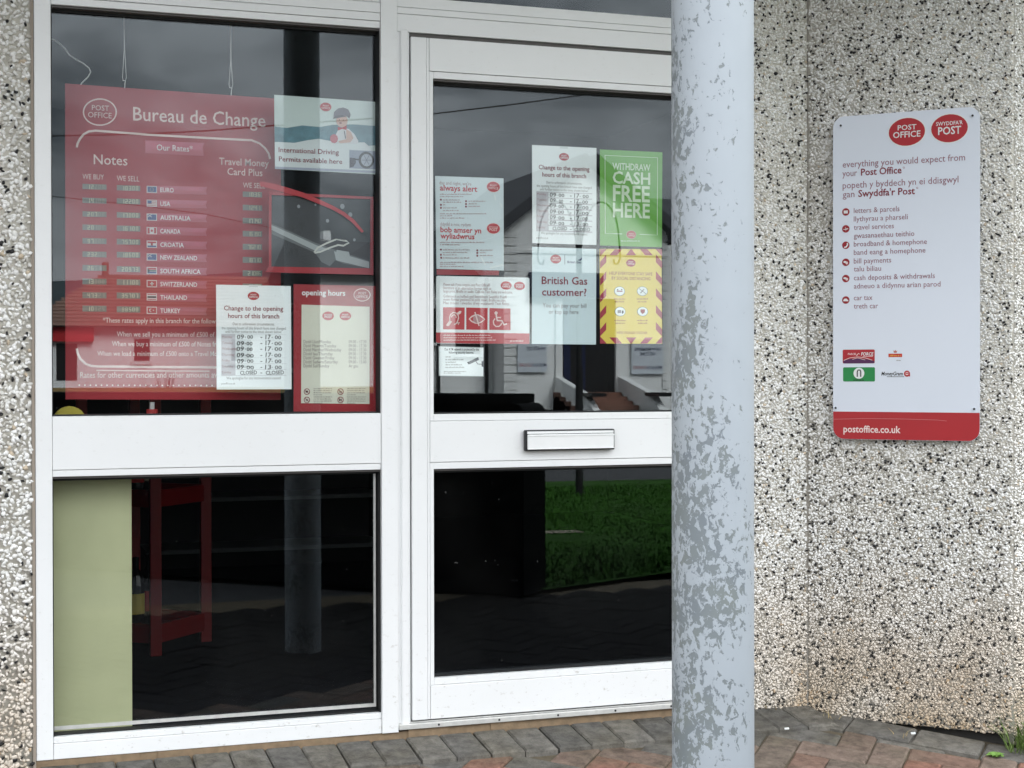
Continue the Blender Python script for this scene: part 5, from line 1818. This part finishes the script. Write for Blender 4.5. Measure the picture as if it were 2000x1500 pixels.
Vb[:, 2] = np.stack([xs - dy * hb * .5, ysb + dx * hb * .5, ZG + hb], 1)
me = bpy.data.meshes.new("verge_grass")
me.from_pydata([tuple(p) for p in Vb.reshape(-1, 3)], [], [(3 * i, 3 * i + 1, 3 * i + 2) for i in range(nb)])
me.materials.append(BLD); me.update()
o = bpy.data.objects.new("grass", me); COL.objects.link(o); tag(o, kind="stuff")
q = MB()
q.add([(pa[0] - 3, pa[1] - .55 - .2, ZG + .004), (pb[0], pb[1] - .15, ZG + .004), (pb[0], pb[1] + .02, ZG + .004), (pa[0] - 3, pa[1] - .55 + .2, ZG + .004)], [(0, 1, 2, 3)], mat("worn_path", (.24, .21, .16, 1), .95, vary=.4, scale=8))
tag(q.build("path", None, (0, 0, 0)), kind="structure")

# weeds at the foot of the street front
def blades(name, cx, cy, n, spread, h0, h1, m, label, cat, group=None, lean=.6):
    q = MB()
    rd = random.Random(int(cx * 1000))
    for k in range(n):
        a = rd.uniform(0, 6.28); r_ = spread * rd.random() ** .6
        x, y = cx + r_ * math.cos(a), cy + r_ * math.sin(a) * .6
        h = rd.uniform(h0, h1); ln = rd.uniform(.1, lean) * h; aa = rd.uniform(0, 6.28); w = rd.uniform(.0010, .0024)
        z = ground(y) - .004
        px_, py_ = -math.sin(aa) * w, math.cos(aa) * w
        mx_, my_ = x + math.cos(aa) * ln * .35, y + math.sin(aa) * ln * .35
        ex, ey = x + math.cos(aa) * ln, y + math.sin(aa) * ln
        q.add([(x - px_, y - py_, z), (x + px_, y + py_, z), (mx_ + px_ * .8, my_ + py_ * .8, z + h * .6), (mx_ - px_ * .8, my_ - py_ * .8, z + h * .6), (ex, ey, z + h)],
              [(0, 1, 2, 3), (3, 2, 4)], m)
    tag(q.build(name, None, (cx, cy, ground(cy))), label, cat, group)


TUFT = mat("weed_green", (0.13, 0.20, 0.045, 1), .7, vary=.5, scale=40)
STRAW = mat("dry_straw", (0.42, 0.32, 0.15, 1), .8, vary=.3, scale=40)
blades("grass_tuft", P_E[0] + .05, P_E[1] - .04, 300, .095, .04, .13, TUFT, "long green grass tuft at the outer wall corner", "grass tuft", None, 1.5)
dd = ground(-.5)
for k, (px_, py_, n) in enumerate(((1620, 1404, 9), (1512, 1397, 6), (1760, 1424, 5))):
    p = G(px_, py_, ground(-.1))
    blades("dry_straw", p[0] - .01, p[1] - .015, n, .03, .015, .05, STRAW, ("few dry straw stalks at the wall foot near the inner corner", "dry straw stalks beside the steel post at the wall foot", "dry straw stalks in the gap under the splayed wall")[k], "straw", None, 1.6)
# small leafy weed in the paving
p = G(1945, 1482, ground(-.5))
q = MB()
rd = random.Random(5)
LEAF = mat("leaf_green", (0.16, 0.30, 0.06, 1), .5, vary=.3, scale=60)
for k in range(9):
    a = k * .7 + rd.uniform(-.2, .2); L_ = rd.uniform(.022, .04); w = L_ * .32
    ca, sa = math.cos(a), math.sin(a)
    def lp(u, v, h): return (p[0] + ca * u - sa * v, p[1] + sa * u + ca * v, ground(p[1]) + h)
    q.add([lp(0, 0, .002), lp(L_ * .5, w, .016), lp(L_, 0, .012), lp(L_ * .5, -w, .016), lp(L_ * .55, 0, .012)], [(0, 4, 1), (1, 4, 2), (2, 4, 3), (3, 4, 0)], LEAF)
tag(q.build("leafy_weed", None, (p[0], p[1], ground(p[1]))), "small leafy weed growing in the paving joint", "weed")
# scraps of litter
for k, (px_, py_, m, lab) in enumerate(((955, 1442, PAPER, "tiny white paper scrap on the grey border bricks by the door"), (1783, 1433, PAPER, "tiny white scrap under the splayed wall"),
                                        (1108, 1403, mat("orange_scrap", (.6, .3, .04, 1), .5), "tiny orange scrap on the door sill mortar"), (1536, 1424, PAPER, "tiny white scrap on the paving by the inner corner"))):
    p = G(px_, py_, ground(-.06) + .003)
    q = MB()
    q.prism([(p[0] - .008, p[1] - .004, p[2]), (p[0] + .006, p[1] - .006, p[2]), (p[0] + .009, p[1] + .003, p[2] + .001), (p[0] - .004, p[1] + .006, p[2])], (0, 0, .003), m)
    tag(q.build("litter_scrap", None, tuple(p)), lab, "litter")

# ================================================================== THE STREET OPPOSITE, SEEN IN THE GLASS
# long black low wall across the forecourt
zc = -.05
CAB = mat("black_stained_wall", (0.005, 0.0055, 0.006, 1), .8, vary=.3, scale=8, spec=.1)
c_r, c_l = RG(1066, 1147, zc), RG(30, 1088, zc)
hw = RF(1000, 769, Y_GL - c_r[1])[2]
dv = c_l - c_r; lw_ = np.linalg.norm(dv); du = dv / lw_; dn3 = np.array([du[1], -du[0], 0]); dn3 *= -np.sign(dn3[1])
t = thing("low_wall", tuple((c_r + c_l) / 2), "long black low wall with a rounded end across the forecourt", "wall")
q = MB()
q.prism([tuple(c_r + du * a + np.array([0, 0, b - zc])) for a, b in [(0, zc - .01), (lw_, zc - .01), (lw_, hw - .05)] + [(.05 - .05 * math.sin(k * math.pi / 12), hw - .10 + .05 * math.cos(k * math.pi / 12)) for k in range(7)]], -dn3 * -.30 * (-1), CAB)
q.build("wall_body", t)
q = MB()
c1_ = c_r + du * .07
a_ = c1_ + dn3 * .02; b_ = c_l + dn3 * .02; w_v = -dn3 * .34
q.prism([(a_[0], a_[1], hw - .049), (b_[0], b_[1], hw - .049), (b_[0] + w_v[0], b_[1] + w_v[1], hw - .049), (a_[0] + w_v[0], a_[1] + w_v[1], hw - .049)], (0, 0, .049), CAB)
q.build("coping", t)

# ornate black post with curled brackets
ps = RG(1132, 968, ZG)
dP = Y_GL - ps[1]
BLK = mat("black_ironwork", (0.008, 0.008, 0.009, 1), .45)
t = thing("bracket_post", (ps[0], ps[1], ZG), "slim black iron post with curled double bracket on the grass verge", "post")
q = MB(); ztop = RF(1130, 395, dP)[2]
q.tube([(ps[0], ps[1], ZG), (ps[0], ps[1], ZG + 1.2)], .036, BLK, 14); q.tube([(ps[0], ps[1], ZG + 1.2), (ps[0], ps[1], ztop)], .028, BLK, 12)
q.build("pole", t)
for sgn in (-1, 1):
    q = MB()
    pts = [RF(1131, 560, dP), RF(1131 + sgn * 6, 470, dP), RF(1131 + sgn * 22, 410, dP), RF(1131 + sgn * 48, 395, dP), RF(1131 + sgn * 72, 425, dP), RF(1131 + sgn * 80, 490, dP), RF(1131 + sgn * 78, 512, dP), RF(1131 + sgn * 70, 515, dP), RF(1131 + sgn * 68, 505, dP)]
    # smooth it
    P2 = []
    pts = [np.array(p) for p in pts]
    for i in range(len(pts) - 1):
        for s_ in range(5):
            tt = s_ / 5
            p_1, p0_, p1_, p2_ = pts[max(i - 1, 0)], pts[i], pts[i + 1], pts[min(i + 2, len(pts) - 1)]
            P2.append(.5 * ((2 * p0_) + (-p_1 + p1_) * tt + (2 * p_1 - 5 * p0_ + 4 * p1_ - p2_) * tt ** 2 + (-p_1 + 3 * p0_ - 3 * p1_ + p2_) * tt ** 3))
    q.tube([tuple(p) for p in P2], .008, BLK, 8)
    q.build("bracket", t)

# white gabled club house
DC = 41.0
WHT = mat("white_render", (0.84, 0.84, 0.82, 1), .85, vary=.12, scale=1.2)
QUO = mat("quoin_render", (0.76, 0.76, 0.74, 1), .85, vary=.12, scale=2)
SLA = mat("slate", (0.042, 0.044, 0.050, 1), .7, vary=.3, scale=3)
NVY = mat("navy_paint", (0.006, 0.012, 0.05, 1), .4)
DRK = mat("dark_opening", (0.004, 0.004, 0.005, 1), .4)
STP = mat("red_step", (0.20, 0.10, 0.07, 1), .85, vary=.3, scale=3)
yC = Y_GL - DC
def cz(py, px=1140): return RF(px, py, DC)[2]
def cxx(px, py=650): return RF(px, py, DC)[0]
ZB = -.062
xe0, xe1 = cxx(985), cxx(1301)          # gable block (mirrored order: x grows with px)
xap = (xe0 + xe1) / 2
zev, zap = cz(446), cz(300)
t = thing("club_house", (xap, yC, ZB), "white gabled club house across the road, reflected in the door glass", "building")
q = MB()
q.prism([(xe0, yC, ZB), (xe1, yC, ZB), (xe1, yC, zev), (xap, yC, zap - .35), (xe0, yC, zev)], (0, -9, 0), WHT)
xw0 = cxx(636)
zwe = cz(535, 800)
q.box((xw0, yC - 1.2, ZB), (xe0 - .002, yC - 9, zwe), WHT)
xr1 = cxx(1301) + 7
q.box((xe1 + .002, yC - 2.2, ZB), (xr1, yC - 9, cz(430, 1300)), WHT)
wall = q.build("wall", t)
q = MB()
def slab(mb, a, b, th, y0, y1, m):
    d = np.array([b[0] - a[0], 0, b[1] - a[1]]); d /= np.linalg.norm(d); nn = np.array([-d[2], 0, d[0]]); nn *= np.sign(nn[2])
    mb.prism([(a[0], y0, a[1]), (b[0], y0, b[1]), (b[0] + nn[0] * th, y0, b[1] + nn[2] * th), (a[0] + nn[0] * th, y0, a[1] + nn[2] * th)], (0, y1 - y0, 0), m)
sl_ = (zap - zev) / (xap - xe0)
slab(q, (xe0 - .45, zev - .45 * sl_), (xap, zap - .3), .32, yC + .5, yC - 9.2, SLA)
slab(q, (xe1 + .45, zev - .45 * sl_), (xap, zap - .3), .32, yC + .5, yC - 9.2, SLA)
# pitched roofs of the two side wings, ridge along the street
for x0_, x1_, ye_, ze_, rz_ in ((xw0 - .3, xe0 - .46, yC - .8, zwe, cz(448, 800)), (xe1 + .46, xr1, yC - 1.8, cz(430, 1300), cz(345, 1300))):
    yr = ye_ - 4
    q.prism([(x0_, ye_, ze_), (x0_, yr, rz_), (x0_, yr - 4, ze_)], (x1_ - x0_, 0, 0), SLA)
roof = q.build("roof", t)
# banded quoins
for x0_, x1_ in ((cxx(983), cxx(1010)), (cxx(1293), cxx(1303))):
    q = MB()
    z = ZB + .1
    while z < zev - .3:
        q.box((x0_, yC + .002, z), (x1_, yC + .05, z + .22), QUO, .012); z += .265
    q.build("quoin", t)
q = MB(); q.box((xe0 - .05, yC + .0015, cz(497)), (xe1 + .05, yC + .06, cz(491)), QUO); q.build("string_course", t)
# entrance
q = MB(); q.box((cxx(1098), yC + .003, cz(766)), (cxx(1200), yC + .012, cz(583)), DRK); ent = q.build("door", t)
for xa_, xb_ in ((1100, 1113), (1128, 1142)):
    q = MB(); q.box((cxx(xa_), yC + .014, cz(764)), (cxx(xb_), yC + .04, cz(590)), NVY); q.build("door_leaf", ent)
q = MB(); q.box((cxx(1032), yC + .004, cz(582)), (cxx(1172), yC + .30, cz(534)), NVY); q.build("fascia", t)
for xa_, xb_ in ((1084, 1097), (1201, 1213)):
    q = MB(); q.box((cxx(xa_), yC + .003, ZB), (cxx(xb_), yC + .10, cz(583)), WHT, .01); q.build("door_surround", t)
q = MB()
for k in range(4):
    z1_ = cz(766) - k * (cz(766) - ZB) / 4.2
    q.box((cxx(1080), yC + .011 + k * .0, ZB), (cxx(1200), yC + .6 + k * .45, z1_ - .001 * k), STP)
q.build("steps", t)
for x0_, x1_, xc in ((1082, 1094, 0), (1204, 1218, 0)):
    q = MB()
    a, b = cxx(x0_), cxx(x1_)
    za, zb_ = cz(735), cz(768)
    q.hexa([(a, yC + .1, ZB), (b, yC + .1, ZB), (b, yC + 3.4, ZB), (a, yC + 3.4, ZB), (a, yC + .1, za), (b, yC + .1, za), (b, yC + 2.6, zb_), (a, yC + 2.6, zb_)], WHT)
    q.box((a - .12, yC + 2.5, zb_ - .06), (b + .12, yC + 3.5, zb_ + .05), DRK)
    q.build("step_wall", t)
q = MB(); q.box((cxx(1216), yC + 1.6, ZB), (cxx(1420), yC + 1.8, cz(772, 1300)), WHT); q.build("forecourt_wall", t)
for px_ in (972, 876):
    q = MB(); yq = yC + .02 if px_ > 985 else yC - 1.16; q.box((cxx(px_ - 3), yq, ZB), (cxx(px_ + 3), yq + .09, zwe), DRK); q.build("drainpipe", t)
for xa_, xb_, ya_, yb4 in ((912, 960, 560, 690), (850, 872, 600, 668)):
    q = MB(); q.box((cxx(xa_), yC - 1.198, cz(yb4, 900)), (cxx(xb_), yC - 1.15, cz(ya_, 900)), DRK); w_ = q.build("window", t)
    q = MB(); q.box((cxx(xa_) - .08, yC - 1.197, cz(yb4, 900) - .1), (cxx(xb_) + .08, yC - 1.08, cz(yb4, 900) - .001), QUO); q.build("sill", w_)
q = MB(); q.box((cxx(700), yC - 5, cz(470, 800)), (cxx(716), yC - 5.6, cz(425, 800)), WHT); q.build("chimney", t)


def board(pxa, pxb, pya, pyb, lines, label):
    a, b = cxx(pxa), cxx(pxb)
    t = thing("notice_board", ((a + b) / 2, yC + .01, cz(pyb)), label, "notice board", "notice boards on the club house")
    q = MB(); q.box((a, yC + .062, cz(pyb)), (b, yC + .12, cz(pya)), mat("board_grey_face", (.62, .66, .70, 1), .5), .01); q.build("panel", t)
    q = MB()
    for s, fx0, fx1, py_, ch, m in lines:
        vs, fs = glyphs(s, .02)
        w = vs[:, 0].max() - vs[:, 0].min()
        xa, xb = b + (a - b) * fx0, b + (a - b) * fx1        # reads normally from the street: starts at the +x end
        zb_ = cz(py_); hh = cz(py_ - ch) - zb_
        q.add([(xa + (x - vs[:, 0].min()) / w * (xb - xa), yC + .1225, zb_ + y / CAP * hh) for x, y in vs], fs, m)
    q.build("lettering", t, smooth='flatprint')


DN, DR = ink("board_navy", 30, 40, 80), ink("board_red_ink", 150, 50, 44)
board(1009, 1066, 672, 727, [("WHAT'S ON!", .06, .70, 685, 7, DN), ("MOLSON", .02, .52, 716, 6, DN), ("COORS", .54, .98, 716, 6, DR)], "grey notice board headed what's on beside the club house door")
board(1231, 1293, 662, 731, [("NEW MEMBERS", .08, .92, 685, 6, DN), ("WELCOME", .25, .75, 694, 6, DN), ("MOLSON", .06, .52, 721, 6, DN), ("COORS", .54, .96, 721, 6, DR)], "grey notice board welcoming new members on the club house wall")

# tile-roofed bungalow with a shop fascia
DB = 46.0
yB = Y_GL - DB
def bz(py, px=300): return RF(px, py, DB)[2]
def bx_(px, py=600): return RF(px, py, DB)[0]
TIL = mat("clay_tile", (0.20, 0.115, 0.085, 1), .8, vary=.3, scale=2.5)
xb0, xb1 = bx_(40), bx_(606)
t = thing("tiled_bungalow", ((xb0 + xb1) / 2, yB, ZB), "white bungalow with brown tiled roof reflected in the window", "building")
zE, zR = bz(638), bz(524)
q = MB(); q.box((xb0 + .3, yB, -.3), (xb1 - .3, yB - 7, zE - .001), WHT); q.build("wall", t)
q = MB()
r0, r1 = bx_(217), bx_(560)
V_ = [(xb0, yB + .5, zE), (xb1, yB + .5, zE), (xb1, yB - 7.4, zE), (xb0, yB - 7.4, zE), (r0, yB - 3.5, zR), (r1, yB - 3.5, zR)]
q.add(V_, [(0, 1, 5, 4), (1, 2, 5), (2, 3, 4, 5), (3, 0, 4), (3, 2, 1, 0)], TIL)
# tile courses as fine steps down the street slope
for k in range(1, 15):
    tt = k / 15
    a = np.array(V_[0]) * (1 - tt) + np.array(V_[4]) * tt; b = np.array(V_[1]) * (1 - tt) + np.array(V_[5]) * tt
    q.hexa([a + (0, .03, -.02), b + (0, .03, -.02), b + (0, -.10, .05), a + (0, -.10, .05), a + (0, .03, .03), b + (0, .03, .03), b + (0, -.10, .09), a + (0, -.10, .09)], TIL)
q.build("roof", t)
q = MB(); q.box((bx_(217), yB - 3.2, zR - .4), (bx_(228), yB - 3.9, bz(500)), TIL); q.build("chimney", t)
q = MB(); q.box((bx_(60), yB + .03, bz(668)), (bx_(182), yB + .25, bz(641)), mat("shop_red", (.50, .015, .02, 1), .4)); fas = q.build("fascia", t)
for xa_, xb_ in ((262, 292), (452, 490)):
    q = MB(); q.box((bx_(xa_), yB + .001, bz(705)), (bx_(xb_), yB + .03, bz(662)), DRK); w_ = q.build("window", t)
    q = MB(); q.box((bx_(xa_) - .1, yB + .002, bz(705) - .12), (bx_(xb_) + .1, yB + .12, bz(705) - .001), QUO); q.build("sill", w_)
q = MB(); q.box((bx_(110), yB + .001, bz(742)), (bx_(150), yB + .03, bz(672)), DRK); q.build("door", t)
# bare shrub before it
tw = thing("bare_shrub", (bx_(300), yB + 3, ZB), "thin bare shrub standing before the white bungalow", "shrub")
q = MB(); rd = random.Random(9)
for k in range(26):
    a = rd.uniform(0, 6.28); e_ = (bx_(300) + math.cos(a) * rd.uniform(.2, .8), yB + 3 + math.sin(a) * .5, ZB + rd.uniform(.6, 1.6))
    m_ = (bx_(300) + (e_[0] - bx_(300)) * .4, yB + 3, ZB + .5)
    q.tube([(bx_(300), yB + 3, ZB), m_, e_], .018, mat("twig", (.06, .045, .03, 1), .9), 5, .005)
q.build("twig", tw)

# hedge-dark low wall and dry verge before the bungalow
q = MB(); q.box((xb0 - 3, yB + 5.0, ZB), (xb1 + 2, yB + 5.4, bz(748) - .1), mat("dry_verge_wall", (.30, .20, .08, 1), .9, vary=.3, scale=2))
tag(q.build("garden_wall", None, (0, yB + 5, ZB)), "low ochre garden wall before the white bungalow", "wall")

# far hills
q = MB()
HIL = mat("far_hill", (0.035, 0.05, 0.055, 1), .95, vary=.3, scale=.02)
pts = [(-260, 4), (-180, 14), (-120, 20), (-70, 26), (-20, 21), (40, 24), (110, 30), (180, 34), (250, 22), (330, 12)]
q.add([(x, -330, -.06) for x, h in pts] + [(x, -370, h) for x, h in pts] + [(x, -399, -.06) for x, h in pts],
      [(r * 10 + i, r * 10 + i + 1, (r + 1) * 10 + i + 1, (r + 1) * 10 + i) for r in (0, 1) for i in range(9)], HIL)
tag(q.build("hills", None, (0, 0, 0)), kind="structure")

# overhead cables
WIR = mat("black_cable", (0.01, 0.01, 0.011, 1), .6)
DW = 12.0
for pts, r_, dd_, lab in (([(60, 264.5), (100, 265.2), (270, 262), (400, 255.5), (535, 245), (700, 233), (848, 222), (1000, 204), (1185, 179), (1350, 150)], .0085, DW, "thick black overhead cable crossing the sky in both panes"),
                          ([(60, 376), (100, 383), (270, 401), (400, 418), (525, 444), (640, 470)], .0052, 14.0, "thin overhead wire sloping down across the rate board")):
    q = MB(); q.tube([tuple(RF(a, b, dd_)) for a, b in pts], r_, WIR, 6)
    tag(q.build("overhead_cable", None, tuple(RF(*pts[3], dd_))), lab, "cable")
